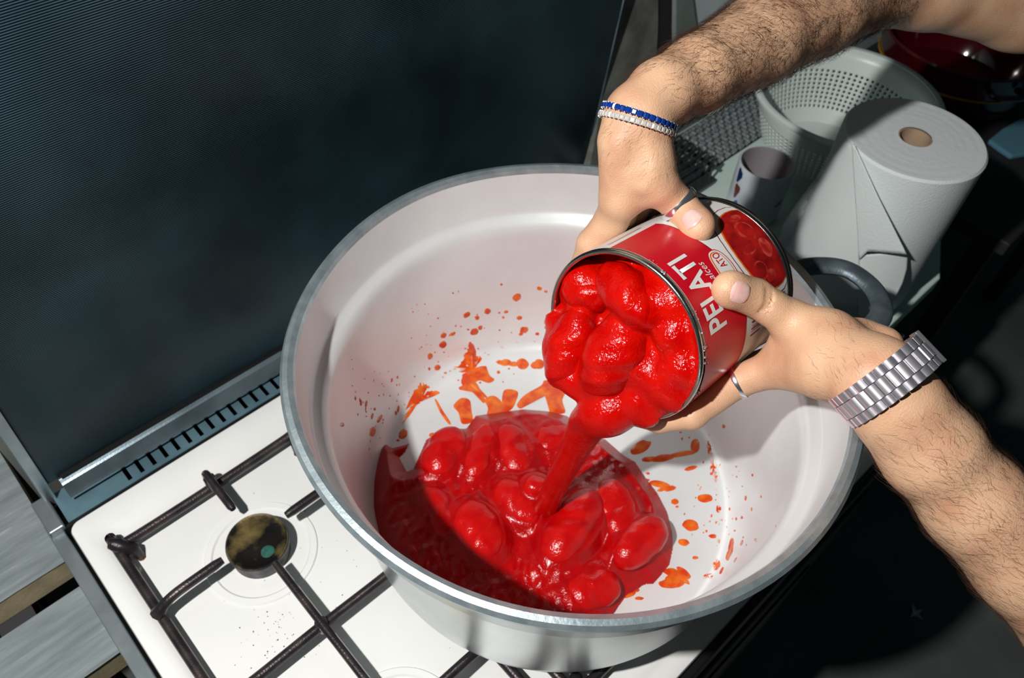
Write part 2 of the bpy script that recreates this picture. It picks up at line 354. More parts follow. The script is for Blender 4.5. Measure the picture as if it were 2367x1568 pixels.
tag(o, 'thin blue slab standing in for a lit patch of worktop', 'lit patch')

# grey planked bench on the other side of the stove
bench = empty('plank_bench', (-0.2, 0, FZ), 'weathered grey plank bench butting against the side of the stove', 'bench')
def plank(y0, y1, z1, th, mt):
    rr = random.Random(int(y0*1e4)); v = []; f = []; nx = 26
    xs = np.linspace(-0.75, -0.022, nx)
    ya = [y0+rr.uniform(-0.0016, 0.0016) for _ in xs]; vb = []
    for i, x in enumerate(xs):
        v += [(x, ya[i]+0.002, z1-th), (x, ya[i], z1-0.002), (x, ya[i]+0.003, z1), (x, y1, z1), (x, y1, z1-th)]
    for i in range(nx-1):
        for k in range(4): f.append((i*5+k, (i+1)*5+k, (i+1)*5+k+1, i*5+k+1))
        f.append((i*5+4, (i+1)*5+4, (i+1)*5, i*5))
    f += [(0, 1, 2, 3, 4), tuple((nx-1)*5+k for k in (4, 3, 2, 1, 0))]
    b = MB(); b.add(v, f); return b.build('plank', mt, bench, False)
def plank_mat():
    m = mat('flaking_paint', (0.27, 0.31, 0.33), 0.7, bump=0.0)
    nt = m.node_tree; b = nt.nodes['Principled BSDF']; tc = nt.nodes.new('ShaderNodeTexCoord'); mp = nt.nodes.new('ShaderNodeMapping'); mp.inputs['Scale'].default_value = (8, 60, 60)
    nt.links.new(tc.outputs['Object'], mp.inputs['Vector']); nz = nt.nodes.new('ShaderNodeTexNoise'); nz.inputs['Scale'].default_value = 1.6; nz.inputs['Detail'].default_value = 7; nt.links.new(mp.outputs[0], nz.inputs['Vector'])
    cr = nt.nodes.new('ShaderNodeValToRGB'); e = cr.color_ramp.elements; e[0].position = 0.3; e[0].color = (0.14, 0.17, 0.185, 1); e[1].position = 0.62; e[1].color = (0.22, 0.26, 0.27, 1)
    e2 = e.new(0.72); e2.color = (0.36, 0.39, 0.38, 1)
    nt.links.new(nz.outputs['Fac'], cr.inputs['Fac']); nt.links.new(cr.outputs[0], b.inputs['Base Color'])
    bp = nt.nodes.new('ShaderNodeBump'); bp.inputs['Strength'].default_value = 0.7; bp.inputs['Distance'].default_value = 0.003; nt.links.new(nz.outputs['Fac'], bp.inputs['Height']); nt.links.new(bp.outputs['Normal'], b.inputs['Normal']); return m
M_plank = plank_mat()
PZ = -0.05
for (y0, y1) in ((0.236, 0.345), (-0.005, 0.228), (-0.146, -0.046), (-0.285, -0.185), (-0.425, -0.325)):
    plank(y0, y1, PZ, 0.004, M_plank)
    MB().box(-0.75, -0.023, y0+0.002, y1-0.002, PZ-0.042, PZ-0.004).build('plank_core', M_woodedge, bench, False)
for x in (-0.70, -0.10):
    MB().box(x-0.02, x+0.02, -0.40, 0.07, PZ-0.085, PZ-0.043).build('crossbeam', M_cabinet, bench, False)
    for y in (-0.38, 0.05):
        MB().box(x-0.02, x+0.02, y-0.02, y+0.02, FZ, PZ-0.086).build('leg', M_cabinet, bench, False)

#@@STOVE
# ---------------------------------------------------------------- gas stove
SX, SD = 0.905, 0.583
stove = empty('gas_stove', (SX/2, -SD/2, FZ), 'white enamelled gas stove with its dark glass lid raised', 'stove')
MB().box(-0.012, SX+0.008, -SD-0.004, 0.052, FZ, -0.022).build('body', M_black, stove, False, 0.003)
# pressed hob: raised border, recessed pan, rounded corners
def rrect(x0, x1, y0, y1, r, n=7):
    p = []
    for cx, cy, a in ((x1-r, y1-r, 0), (x0+r, y1-r, 90), (x0+r, y0+r, 180), (x1-r, y0+r, 270)):
        for k in range(n+1):
            g = math.radians(a+90*k/n); p.append((cx+r*math.cos(g), cy+r*math.sin(g)))
    return p
rings = [(-0.0, 0.0, 0.012, -0.018), (0.0, 0.0, 0.012, -0.004), (0.0012, 0.0012, 0.012, -0.0012), (0.004, 0.004, 0.012, 0.0), (0.018, 0.030, 0.018, 0.0), (0.023, 0.035, 0.018, -0.0025), (0.029, 0.041, 0.02, -0.0068), (0.036, 0.048, 0.02, -0.008)]
v = []; f = []
for dx, dy, r, z in rings:
    for x, y in rrect(dx, SX-dx, -SD+dx, -dy if dy < 0.01 else -dy, r): v.append((x, y, z))
n = 32
for i in range(len(rings)-1):
    for k in range(n): f.append((i*n+k, i*n+(k+1) % n, (i+1)*n+(k+1) % n, (i+1)*n+k))
f.append(tuple((len(rings)-1)*n+k for k in range(n)))
b = MB(); b.add(v, f); hob = b.build('hob_top', M_enamel, stove)
# burnt specks on the hob
sp = MB()
for cx, cy, sx, sy, nn in ((0.112, -0.262, 0.02, 0.02, 46), (0.145, -0.20, 0.05, 0.03, 26), (0.12, -0.23, 0.07, 0.1, 40)):
    for k in range(nn):
        x = random.gauss(cx, sx); y = random.gauss(cy, sy); r = random.uniform(0.0003, 0.0009)
        sp.lathe([(r, 0), (r*0.7, 0.0004), (0.00005, 0.0005)], (x, y, -0.008), 5)
o = sp.build('burnt_specks', M_speck, stove); o['kind'] = 'stuff'
# steel side strips
MB().box(-0.020, -0.0045, -SD-0.006, 0.022, -0.05, -0.007).build('side_trim', M_bodysteel, stove, False, 0.001)
MB().box(SX+0.004, SX+0.018, -SD-0.006, 0.05, -0.05, -0.007).build('side_trim', M_bodysteel, stove, False, 0.001)
MB().box(-0.020, SX+0.018, -SD-0.010, -SD-0.001, -0.075, -0.005).build('front_trim', M_black, stove, False, 0.002)
dr = MB().box(0.02, SX-0.02, -SD-0.012, -SD-0.003, -0.70, -0.17).build('oven_door', M_cabinet, stove, False, 0.004)
MB().box(0.12, SX-0.12, -SD-0.0155, -SD-0.0125, -0.60, -0.28).build('door_glass', M_black, dr, False, 0.001)
# vent strip with slots at the back edge
VY0, VY1, VS0, VS1, VZ = 0.0045, 0.052, 0.0105, 0.0375, -0.002
nslots = 50; pitch = 0.0158; x0 = 0.0825
def vplate(name, xa, xb, ya, yb):
    return MB().box(xa, xb, ya, yb, VZ-0.0015, VZ)
vp = MB(); vp.box(0.004, SX-0.004, VY0, VS0, VZ-0.0015, VZ); vp.box(0.004, SX-0.004, VS1, VY1, VZ-0.0015, VZ); vp.box(0.004, x0-0.0026, VS0, VS1, VZ-0.0015, VZ); vp.box(x0+pitch*nslots, SX-0.004, VS0, VS1, VZ-0.0015, VZ)
vent = vp.build('vent_strip', M_vent, stove, False)
sm = None
for k in range(nslots):
    xa = x0+pitch*k+0.0026; xb = x0+pitch*(k+1)-0.0026
    s_ = MB().box(xa, xb, VS0, VS1, VZ-0.0015, VZ).build('slat', M_vent, vent, False)
# black filler in the dark gap between the vent strip and the hob
MB().box(-0.004, SX, -0.0005, 0.0042, -0.02, -0.003).build('seam', M_black, stove, False)
# glass lid
lean = -0.087; LY, LZ = 0.044, 0.022
Mx = Matrix.Translation((0, LY, LZ)) @ Matrix.Rotation(-lean, 4, 'X')
def lidbox(name, x0, x1, y0, y1, z0, z1, mt, parent, bev=0.0012):
    b = MB().box(x0, x1, y0, y1, z0, z1); b.v = [tuple(Mx @ Vector(p)) for p in b.v]; return b.build(name, mt, parent, False, bev)
LX0, LX1, LH = 0.020, 0.902, 0.60
def lidprism(name, pts, y0, y1, mt, parent, bev=0.001):
    b = MB().prism([(x, y0, z) for x, z in pts], (0, y1-y0, 0)); b.v = [tuple(Mx @ Vector(q)) for q in b.v]; return b.build(name, mt, parent, False, bev)
li = lambda z: 0.0088+0.055*z                                   # inner edge of the slightly skewed side strip
lid = lidprism('lid', [(li(0.006), 0.006), (LX1-0.002, 0.006), (LX1-0.002, LH), (li(LH), LH)], 0.0, 0.006, M_lid, stove)
lidprism('edge_strip', [(li(-0.036)-0.0125, -0.036), (li(-0.036), -0.036), (li(LH), LH), (li(LH)-0.0125, LH)], -0.003, 0.010, M_bodysteel, lid)
lidbox('edge_strip', LX1-0.0015, LX1+0.001, -0.002, 0.008, 0.0, LH+0.004, M_hinge, lid)
lidbox('edge_strip', li(LH)-0.013, LX1+0.001, -0.003, 0.009, LH+0.0002, LH+0.008, M_bodysteel, lid)
lidbox('seal', LX0+0.004, LX1-0.002, -0.004, -0.0002, 0.0, 0.012, M_black, lid, 0)
# folded steel hinge rail: three faces
b = MB(); xa, xb = 0.020, SX-0.012
prof = [(0.026, 0.004), (0.024, 0.009), (0.0265, 0.012), (0.0345, 0.024), (0.037, 0.0255), (0.041, 0.0285), (0.042, 0.0285), (0.042, 0.004)]
v = [(xa, y, z) for y, z in prof]+[(xb, y, z) for y, z in prof]; k = len(prof)
b.add(v, [tuple(range(k)), tuple(range(2*k-1, k-1, -1))]+[(i, k+i, k+(i+1) % k, (i+1) % k) for i in range(k)])
b.build('hinge_rail', M_hinge, stove, False, 0.0006)
for xx in (-0.0085, SX+0.006):
    MB().box(xx-0.010, xx+0.008, 0.000, 0.052, -0.05, 0.004).build('hinge_bracket', M_bodysteel, stove, False, 0.002)
# burners
def burner(x, y, r, mt, clean=False):
    z0 = -0.008
    br = MB().lathe([(r*1.9, z0), (r*1.86, z0+0.0018), (r*1.66, z0+0.0018), (r*1.6, z0)], (x, y, 0), 64).build('burner_dish', M_enamel, stove)
    bb = MB().lathe([(r*0.97, z0), (r*0.97, z0+0.019), (r*1.04, z0+0.020), (r*1.04, z0+0.0245), (0.001, z0+0.0245)], (x, y, 0), 48).build('burner', M_burner, stove)
    cp = MB().lathe([(r*0.98, z0+0.0248), (r*1.02, z0+0.0262), (r*1.01, z0+0.0286), (r*0.96, z0+0.0302), (r*0.88, z0+0.0294), (r*0.5, z0+0.0302), (0.0005, z0+0.0305)], (x, y, 0), 48).build('burner_cap', mt, bb)
    if not clean:
        MB().lathe([(0.008, 0.0), (0.006, 0.0006), (0.0003, 0.0008)], (x+0.002, y-0.019, z0+0.0298), 14).build('verdigris_spot', M_verdigris, bb)
burner(0.1495, -0.170, 0.0335, M_brass)
burner(0.1495, -0.428, 0.0335, M_brassclean, True)
burner(0.452, -0.300, 0.048, M_brass)
burner(0.757, -0.170, 0.0335, M_brass, True); burner(0.757, -0.428, 0.0335, M_brass, True)

# cast pan supports, three of them side by side
def grate(gx0, gx1, burners, label):
    y1, y0 = -0.070, -0.525; ym = (y0+y1)/2; zf = 0.010; zt = 0.0290
    g = empty('pan_support', ((gx0+gx1)/2, ym, -0.008), label, 'pan support', 'iron pan supports on the hob')
    def bar(name, pts, r=0.0058, flat=1.0): return MB().tube(pts, r, 10, flat).build(name, M_iron, g)
    xc = (gx0+gx1)/2
    bar('frame_bar', catmull([(gx0+0.004, y1, zf+0.012), (gx0+0.02, y1, zf), (gx1-0.02, y1, zf), (gx1-0.004, y1, zf+0.012)], 5))
    bar('frame_bar', catmull([(gx0+0.004, y0, zf+0.012), (gx0+0.02, y0, zf), (gx1-0.02, y0, zf), (gx1-0.004, y0, zf+0.012)], 5))
    for x in (gx0, gx1):
        bar('frame_bar', catmull([(x, y1-0.004, zf+0.012), (x, y1-0.02, zf), (x, y0+0.02, zf), (x, y0+0.004, zf+0.012)], 5), 0.0058)
        for y in (y0, y1):
            s = 1 if x == gx0 else -1; t = 1 if y == y0 else -1
            f_ = MB().tube([(x-0.003*s, y-0.004*t, 0.020), (x+0.002*s, y+0.002*t, 0.019), (x+0.012*s, y+0.012*t, 0.010), (x+0.015*s, y+0.016*t, -0.006)], [0.006, 0.0085, 0.0075, 0.0045], 10).build('foot', M_iron, g)
            MB().tube([(x+0.015*s, y+0.016*t, -0.0078), (x+0.0152*s, y+0.0162*t, -0.004)], [0.0052, 0.0042], 8).build('rust_ring', M_rust, f_)
    bar('cross_bar', catmull([(gx0, ym, zf+0.004), (gx0+0.012, ym, zf+0.012), (gx0+0.04, ym, 0.018), (xc, ym, 0.020), (gx1-0.04, ym, 0.018), (gx1-0.012, ym, zf+0.012), (gx1, ym, zf+0.004)], 5), 0.0056)
    for (by, rr) in burners:
        # side fingers
        for s, xs in ((1, gx0), (-1, gx1)):
            L = (xc-gx0)-rr
            bar('finger', catmull([(xs-0.002*s, by, zf+0.003), (xs+0.006*s, by, zt-0.008), (xs+0.018*s, by, zt-0.002), (xs+0.035*s, by, zt), (xs+L*s, by, zt)], 5), [0.0085, 0.0080, 0.0075, 0.007, 0.0065, 0.0060]+[0.0055]*14+[0.0042])
    if len(burners) == 2:
        b1, b2 = burners[0][0], burners[1][0]; rr = burners[0][1]
        bar('finger', catmull([(xc, y1+0.010, zt-0.006), (xc, y1+0.004, zt), (xc, y1-0.03, zt), (xc, b1+rr+0.006, zt)], 5), [0.0050]*15+[0.0035])
        bar('finger', catmull([(xc, y0-0.010, zt-0.006), (xc, y0-0.004, zt), (xc, y0+0.03, zt), (xc, b2-rr-0.006, zt)], 5), [0.0050]*15+[0.0035])
        bar('finger', catmull([(xc, b1-rr, zt), (xc, b1-rr-0.02, zt), (xc, b2+rr+0.02, zt), (xc, b2+rr, zt)], 6), 0.0045)
        bar('web', [(xc, ym, 0.012), (xc, ym, zt)], 0.007)
        bar('web', [(xc, y1, zf), (xc, y1, zt)], 0.007); bar('web', [(xc, y0, zf), (xc, y0, zt)], 0.007)
    else:
        rr = burners[0][1]
        for t, yy in ((-1, y1), (1, y0)):
            bar('finger', catmull([(xc, yy-0.010*t, zt-0.006), (xc, yy-0.004*t, zt), (xc, yy+0.05*t, zt), (xc, burners[0][0]-rr*t, zt)], 5), 0.005)
            bar('web', [(xc, yy, zf), (xc, yy, zt)], 0.0075)
    return g
grate(0.031, 0.268, [(-0.170, 0.040), (-0.428, 0.040)], 'iron pan support on the open burners, left of the pot')
grate(0.300, 0.604, [(-0.2975, 0.060)], 'iron pan support hidden under the big aluminium pot')
grate(0.636, 0.875, [(-0.170, 0.040), (-0.428, 0.040)], 'iron pan support between the pot and the worktop')

#@@POT
# ---------------------------------------------------------------- aluminium pot
PC = np.array([0.43792, -0.345856]); PB = 0.0352
pot = empty('cooking_pot', (PC[0], PC[1], PB), 'large dented aluminium pot on the stove catching the tomatoes', 'pot')
outer = [(0.001, PB), (0.200, PB), (0.209, PB+0.003), (0.2130, PB+0.010), (0.2165, 0.060), (0.2335, 0.225), (0.2345, 0.232), (0.2440, 0.240), (0.2490, 0.246), (0.2530, 0.290)]
rim = [(0.2530, 0.290), (0.2585, 0.2905), (0.2625, 0.2945), (0.2632, 0.2990), (0.2605, 0.3030), (0.2560, 0.3042), (0.2515, 0.3020), (0.2500, 0.2970)]
inner = [(0.2500, 0.2970), (0.2490, 0.290), (0.2450, 0.247), (0.2425, 0.2425), (0.2365, 0.2390), (0.2320, 0.2340), (0.2300, 0.2280), (0.2290, 0.220), (0.2130, 0.064), (0.2100, 0.0520), (0.2030, 0.0435), (0.1940, 0.0405), (0.001, 0.0405)]
dent = lambda vs: [(PC[0]+(x*(1+0.004*math.sin(3*math.atan2(y, x)+1)*max(0, (z-0.04)/0.26))), PC[1]+y*(1+0.004*math.sin(2*math.atan2(y, x))*max(0, (z-0.04)/0.26)), z+0.0012*math.sin(5*math.atan2(y, x))*max(0, (z-0.2)/0.1)) for x, y, z in vs]
for nm, pr, mt in (('outer_wall', outer, M_aluout), ('rolled_rim', rim, M_alurim), ('inner_wall', inner, M_alu)):
    b = MB().lathe(pr, (0, 0, 0), 160); b.v = dent(b.v); b.build(nm, mt, pot)
# loop handle
ha = math.radians(-23.5)
er = np.array([math.cos(ha), math.sin(ha), 0]); et = np.array([-math.sin(ha), math.cos(ha), 0])
pc3 = np.array([PC[0], PC[1], 0.0])
hp = [pc3+er*a+et*t+np.array((0, 0, z)) for a, t, z in ((0.248, 0.056, 0.258), (0.272, 0.054, 0.262), (0.310, 0.046, 0.266), (0.334, 0.030, 0.268), (0.343, 0.0, 0.268), (0.334, -0.030, 0.268), (0.310, -0.046, 0.266), (0.272, -0.054, 0.262), (0.248, -0.056, 0.258))]
hd = MB().tube(catmull(hp, 6), 0.0115, 12, 0.62).build('handle', M_handle, pot)
for t in (0.056, -0.056):
    MB().tube([pc3+er*0.244+et*t+np.array((0, 0, 0.258)), pc3+er*0.253+et*t+np.array((0, 0, 0.258))], 0.017, 14).build('handle_lug', M_handle, pot)

def pot_hit(px, py):
    """where the line of sight meets the inside of the pot"""
    d = ray(px, py); z = np.linspace(0.29, 0.0395, 500); t = (z-CAM[2])/d[2]; P = CAM+t[:, None]*d
    r = np.hypot(P[:, 0]-PC[0], P[:, 1]-PC[1])
    zz = [p[1] for p in inner][::-1]; rr = [p[0] for p in inner][::-1]
    rin = np.interp(z, zz[1:], rr[1:])
    w = np.where(r > rin)[0]; w = w[w > np.argmin(r)] if len(w) else w
    bad = np.where(r <= rin)[0]
    if len(bad): w = w[w > bad[0]]
    if len(w):
        p = P[w[0]]; a = math.atan2(p[1]-PC[1], p[0]-PC[0]); nrm = np.array([-math.cos(a), -math.sin(a), 0.10])
    else:
        p = onz(px, py, 0.0405); nrm = np.array([0, 0, 1.0])
        r0 = math.hypot(p[0]-PC[0], p[1]-PC[1])
        if r0 > 0.194:
            p[2] = np.interp(r0, [0.194, 0.203, 0.210], [0.0405, 0.0435, 0.052]); nrm = np.array([-(p[0]-PC[0])*2, -(p[1]-PC[1])*2, 0.7])
    return p, nrm/np.linalg.norm(nrm)

# ---------------------------------------------------------------- the sauce pool in the pot
pool_px = [(962, 1062), (985, 1010), (1030, 985), (1078, 985), (1100, 955), (1150, 948), (1210, 940), (1270, 945), (1310, 955), (1345, 978), (1400, 1010), (1440, 1045), (1470, 1062), (1495, 1100), (1522, 1135), (1545, 1180), (1556, 1225), (1558, 1262), (1550, 1300), (1530, 1325), (1512, 1345), (1490, 1347), (1470, 1362), (1450, 1372), (1430, 1400), (1405, 1440), (1340, 1480), (1200, 1500), (1060, 1470), (930, 1400), (860, 1300), (815, 1180), (800, 1110), (852, 1062), (868, 1030), (890, 1018), (905, 1030), (945, 1020), (935, 1040), (922, 1052), (940, 1085), (955, 1078)]
SZ = 0.060
pool = []
for p in pool_px:
    q = onz(*p, 0.047)[:2]-PC; r = np.hypot(*q)
    if r > 0.2095: q = q*(0.2095/r)
    pool.append(q)
pool = np.array(pool)
def poly_sd(P, poly):
    d = np.full(len(P), 1e9); ins = np.zeros(len(P), bool); n = len(poly)
    for i in range(n):
        a = poly[i]; b = poly[(i+1) % n]; e = b-a; w = P-a
        t = np.clip((w@e)/max(e@e, 1e-12), 0, 1); d = np.minimum(d, np.hypot(*(w-t[:, None]*e).T))
        c = ((a[1] <= P[:, 1]) & (b[1] > P[:, 1])) | ((b[1] <= P[:, 1]) & (a[1] > P[:, 1]))
        xx = a[0]+(P[:, 1]-a[1])/(b[1]-a[1] if abs(b[1]-a[1]) > 1e-12 else 1e-12)*e[0]
        ins ^= c & (P[:, 0] < xx)
    return np.where(ins, d, -d)
def lump(X, Y, seed, sc):
    r = np.random.default_rng(seed); o = np.zeros_like(X)
    for k in range(14):
        a = r.uniform(0, 2*PI); w = r.uniform(0.6, 1.8)*sc; o += np.sin((X*math.cos(a)+Y*math.sin(a))*w+r.uniform(0, 6.28))/14
    return o
g = 0.0018; gx = np.arange(-0.215, 0.216, g); GX, GY = np.meshgrid(gx, gx, indexing='ij'); P2 = np.stack([GX.ravel(), GY.ravel()], 1)
SDp = poly_sd(P2, pool).reshape(GX.shape)
# pull the grid's border cells onto the outline
hgt = 0.019*(1-np.exp(-np.clip(SDp, 0, 1)/0.0075))**0.8 + 0.012*lump(GX, GY, 3, 70)*np.clip(SDp/0.02, 0, 1) + 0.004*lump(GX, GY, 5, 330)*np.clip(SDp/0.02, 0, 1)
TL = [((1052, 992), (996, 1098), 88, .062, .030), ((1132, 985), (1088, 1112), 70, .058, .028), ((1160, 985), (1208, 1098), 86, .058, .028), ((1238, 1030), (1330, 1000), 80, .055, .024), ((1212, 1118), (1264, 1140), 56, .072, .030),
 ((1158, 1112), (1238, 1215), 80, .060, .032), ((984, 1130), (1048, 1248), 70, .056, .028), ((1074, 1165), (1142, 1290), 102, .062, .034), ((1376, 1140), (1272, 1300), 106, .066, .040), ((1405, 1110), (1442, 1262), 90, .062, .032), ((1532, 1210), (1422, 1302), 86, .066, .036), ((1302, 1372), (1432, 1350), 92, .056, .026)]
for (p0, p1, w_, zc, th) in TL:                      # the sauce climbs a little way up round each tomato
    a = onz(*p0, zc)[:2]-PC; b_ = onz(*p1, zc)[:2]-PC; ex = b_-a; L = np.hypot(*ex); ex /= L; c_ = (a+b_)/2
    w2 = w_/FPX*np.linalg.norm(onz(*p0, zc)-CAM)/2; u_ = (GX-c_[0])*ex[0]+(GY-c_[1])*ex[1]; t_ = -(GX-c_[0])*ex[1]+(GY-c_[1])*ex[0]
    q_ = np.sqrt((u_/(L/2+0.010))**2+(t_/(w2+0.010))**2); hb_ = (zc-0.0408)+(th*0.30)*np.sqrt(np.clip(1-q_**2, 0, 1))-0.010*np.clip(q_-0.75, 0, 9)*3
    kk = 0.012; hh = np.clip(0.5+0.5*(hb_-hgt)/kk, 0, 1); hgt = np.where(SDp > 0, hgt*(1-hh)+hb_*hh+kk*hh*(1-hh), hgt)
hgt = np.minimum(hgt, 0.9*np.clip(SDp, 0, 1)+0.0005) 
mask = SDp > -g*0.8
idm = np.full(GX.shape, -1); idm[mask] = np.arange(mask.sum())
gxn, gyn = np.gradient(SDp, g)
mv = np.where((SDp < 0), -SDp, 0)
VX = GX+mv*gxn; VY = GY+mv*gyn
V = np.stack([VX[mask]+PC[0], VY[mask]+PC[1], 0.0408+np.where(SDp > 0, hgt, 0.0)[mask]], 1)
qs = np.stack([idm[:-1, :-1], idm[1:, :-1], idm[1:, 1:], idm[:-1, 1:]], -1).reshape(-1, 4); qs = qs[(qs >= 0).all(1)]
sauce = put('tomato_sauce', np_mesh('tomato_sauce', V, qs), M_sauce)
tag(sauce, 'pool of red tomato sauce on the bottom of the aluminium pot', 'sauce')

# peeled tomatoes lying in the sauce
def tomato(name, a, b, wid, thick, seed, mt, label, group, stem=True, h=0.0016, upv=(0, 0, 1), parent=None, ends=True):
    """a soft plum tomato from end a to end b"""
    a = np.array(a, float); b = np.array(b, float); L = np.linalg.norm(b-a); ex = (b-a)/L
    up = np.array(upv, float); up -= ex*(up@ex); up /= np.linalg.norm(up); ey = np.cross(up, ex)
    c = (a+b)/2; R = max(L/2, wid/2, thick/2)+0.012
    F_ = Field(c-R, c+R, h); r = random.Random(seed); ph = [r.uniform(0, 6.28) for _ in range(6)]
    def warp(u):
        x, y, z = u; an = np.arctan2(z, y)
        return 0.0011*np.sin(3*an+ph[0]+x*40)*np.clip(1-(np.abs(x)/(L/2))**2, 0, 1) + 0.0009*np.sin(x*170+ph[1])*np.sin(an*2+ph[2]) + 0.0006*np.sin(x*310+y*200+ph[3])
    F_.ell(c, (ex, ey, up), (L/2, wid/2, thick/2), 0.0, warp)
    if ends: F_.ell(a+ex*L*0.30+ey*r.uniform(-.1, .1)*wid, (ex, ey, up), (L*0.30, wid*0.46, thick*0.46), 0.006)
    if ends: F_.ell(b-ex*L*0.28+ey*r.uniform(-.1, .1)*wid, (ex, ey, up), (L*0.28, wid*0.42, thick*0.44), 0.006)
    V, Q = F_.surface(); V = relax(V, Q, 2)
    o = put(name, np_mesh(name, V, Q), mt, parent)
    if label: tag(o, label, 'tomato', group)
    return o
def ptom(p0, p1, wpx, zc, thick, seed, label):
    a = onz(*p0, zc); b = onz(*p1, zc); d = np.linalg.norm((a+b)/2-CAM)
    w = wpx/FPX*d
    return tomato('peeled_tomato', a, b, w, thick, seed, M_tomato, label, 'peeled tomatoes lying in the pot')
tom_labels = ['plum tomato at the far left end of the pool nearest the splashed wall', "half sunken slim tomato second from the pool's far left end", 'sunken tomato in the pool behind the falling stream', "flat smeared tomato directly under the can's lip", "small shiny tomato tip standing up in the pool's middle", 'wrinkled tomato just below the small shiny tip in the middle', 'narrow tomato along the shadowed edge of the pool', "smooth egg-shaped tomato beside the shadow at the pool's front", 'largest tomato at the foot of the falling stream', 'tomato lying behind the largest one towards the clean wall', 'plum tomato at the right end of the pool near orange drops', 'sunken tomato at the near edge of the pool under the rim']
for i, t in enumerate(TL): ptom(*t, 20+i, tom_labels[i])

#@@SPLASH
# splashes on the wall and bottom of the pot: thin domes that follow the metal
def patch(mb, px, h=0.0007, rings=(1.0, 0.8, 0.45), sm=True):
    px = np.array(px, float); c = px.mean(0)
    if len(px) < 60 and sm: px = np.array([q for i in range(len(px)) for q in catmull([px[i-1], px[i], px[(i+1) % len(px)], px[(i+2) % len(px)]], 4)[4:8]])
    base = []
    for s in rings:
        for p in px:
            q, nn = pot_hit(*(c+(p-c)*s)); base.append(q+nn*(0.00015+h*(1-s**2.5)))
    q, nn = pot_hit(*c); base.append(q+nn*(0.00015+h)); k = len(px); f = []
    for i in range(len(rings)-1):
        for j in range(k): f.append((i*k+j, i*k+(j+1) % k, (i+1)*k+(j+1) % k, (i+1)*k+j))
    for j in range(k): f.append(((len(rings)-1)*k+j, (len(rings)-1)*k+(j+1) % k, len(rings)*k))
    mb.add(base, f)
def drop(mb, x, y, a, b, ang=0.0, h=0.0007, seed=0):
    r = random.Random(int(x*31+y*17)); g = math.radians(ang); pts = []
    for k in range(12):
        t = 2*PI*k/12; rr = 1+r.uniform(-0.10, 0.10); u, w = a*math.cos(t)*rr, b*math.sin(t)*rr
        pts.append((x+u*math.cos(g)-w*math.sin(g), y+u*math.sin(g)+w*math.cos(g)))
    patch(mb, pts, h)
sp = MB()
drops = [(1195,688,11,8,-30),(1159,658,3,3,0),(1247,667,6,5,20),(1262,674,4,3,20),(1079,728,9,6,-35),(1127,720,8,7,-30),(1103,735,5,5,0),(1170,721,5,4,0),(1163,734,3,3,0),(1201,735,7,5,-10),(1211,763,10,8,-20),(1204,772,6,4,-20),
 (1025,776,8,6,-40),(1045,773,9,4,-30),(1024,797,10,8,-30),(1096,767,10,8,-30),(1110,758,6,5,-40),(1082,762,3,2,0),(1242,772,5,4,0),(1263,745,6,7,0),(1263,757,5,5,0),(994,824,6,8,20),(1011,850,8,7,-20),(992,853,3,4,0),(1029,862,4,3,0),(1024,872,3,3,0),
 (905,879,2,6,10),(918,872,2,4,10),(832,926,2,6,-10),(834,932,3,8,0),(846,934,3,9,10),(860,962,3,8,10),(861,998,8,13,10),(880,965,3,7,20),(876,970,4,9,25),(791,982,5,5,0),(821,921,2,5,0),(866,946,3,4,0),(920,946,3,9,10),(930,1003,12,12,0),(915,955,3,5,0),(1000,1007,8,6,0),(920,1018,4,3,0),
 (1246,842,12,11,0),(1237,845,10,9,0),(1165,838,18,8,5),(1208,842,14,13,0),(1188,842,12,6,0),(1152,861,4,4,0),
 (1524,989,15,7,-30),(1673,986,4,5,0),(1573,1000,3,2,0),(1480,1035,26,13,-28),(1607,1030,11,16,10),(1580,1049,35,6,-10),(1530,1060,30,8,-8),(1500,1062,16,6,-5),(1640,1040,7,22,-12),(1650,1080,8,26,-10),(1655,1105,5,12,0),(1597,1083,15,5,-15),(1497,1095,5,3,0),(1495,1110,7,3,0),(1525,1120,24,8,12),(1548,1130,14,6,-15),(1534,1130,16,5,-20),(1560,1160,9,7,0),(1565,1172,4,3,0),(1630,1152,17,10,0),(1662,1177,7,10,10),(1597,1215,20,13,20),(1580,1254,13,8,10),(1648,1240,10,5,5),(1607,1290,7,4,0),(1663,1252,4,6,0),(1690,1265,6,22,8),(1683,1285,5,12,10),(1656,1306,9,15,15),(1668,1320,3,10,25),(1637,1332,13,7,-10),(1700,1295,2,8,30),(1715,1255,3,8,20),(1746,1248,3,4,30),(1724,1152,3,7,5),(1738,1178,2,5,0),(1740,1099,3,4,0),(1702,1200,2,4,0),(1715,1197,3,4,0),(1687,1177,2,4,0),(1760,1149,2,4,0),(1669,1203,3,3,0),(1478,1384,10,4,0),(1560,1345,22,14,15),(1580,1325,20,9,40),(1540,1350,14,8,10),(1453,1372,20,10,-20),(1470,1365,8,5,0)]
for d in drops: drop(sp, *d)
rr = random.Random(5)
for k in range(70):
    x = rr.gauss(1060, 90); y = rr.gauss(790, 60)
    if 940 < x < 1250 and 660 < y < 900: drop(sp, x, y, rr.uniform(1, 3), rr.uniform(1, 2.5), -30, 0.0003)
for k in range(45):
    x = rr.gauss(880, 45); y = rr.gauss(930, 50)
    if 790 < x < 960: drop(sp, x, y, rr.uniform(1, 2), rr.uniform(1.5, 4), 8, 0.0003)
for k in range(60):
    x = rr.gauss(1660, 60); y = rr.gauss(1180, 80)
    if x > 1570 and y < 1330: drop(sp, x, y, rr.uniform(1, 2.5), rr.uniform(1.2, 4), 12, 0.0003)
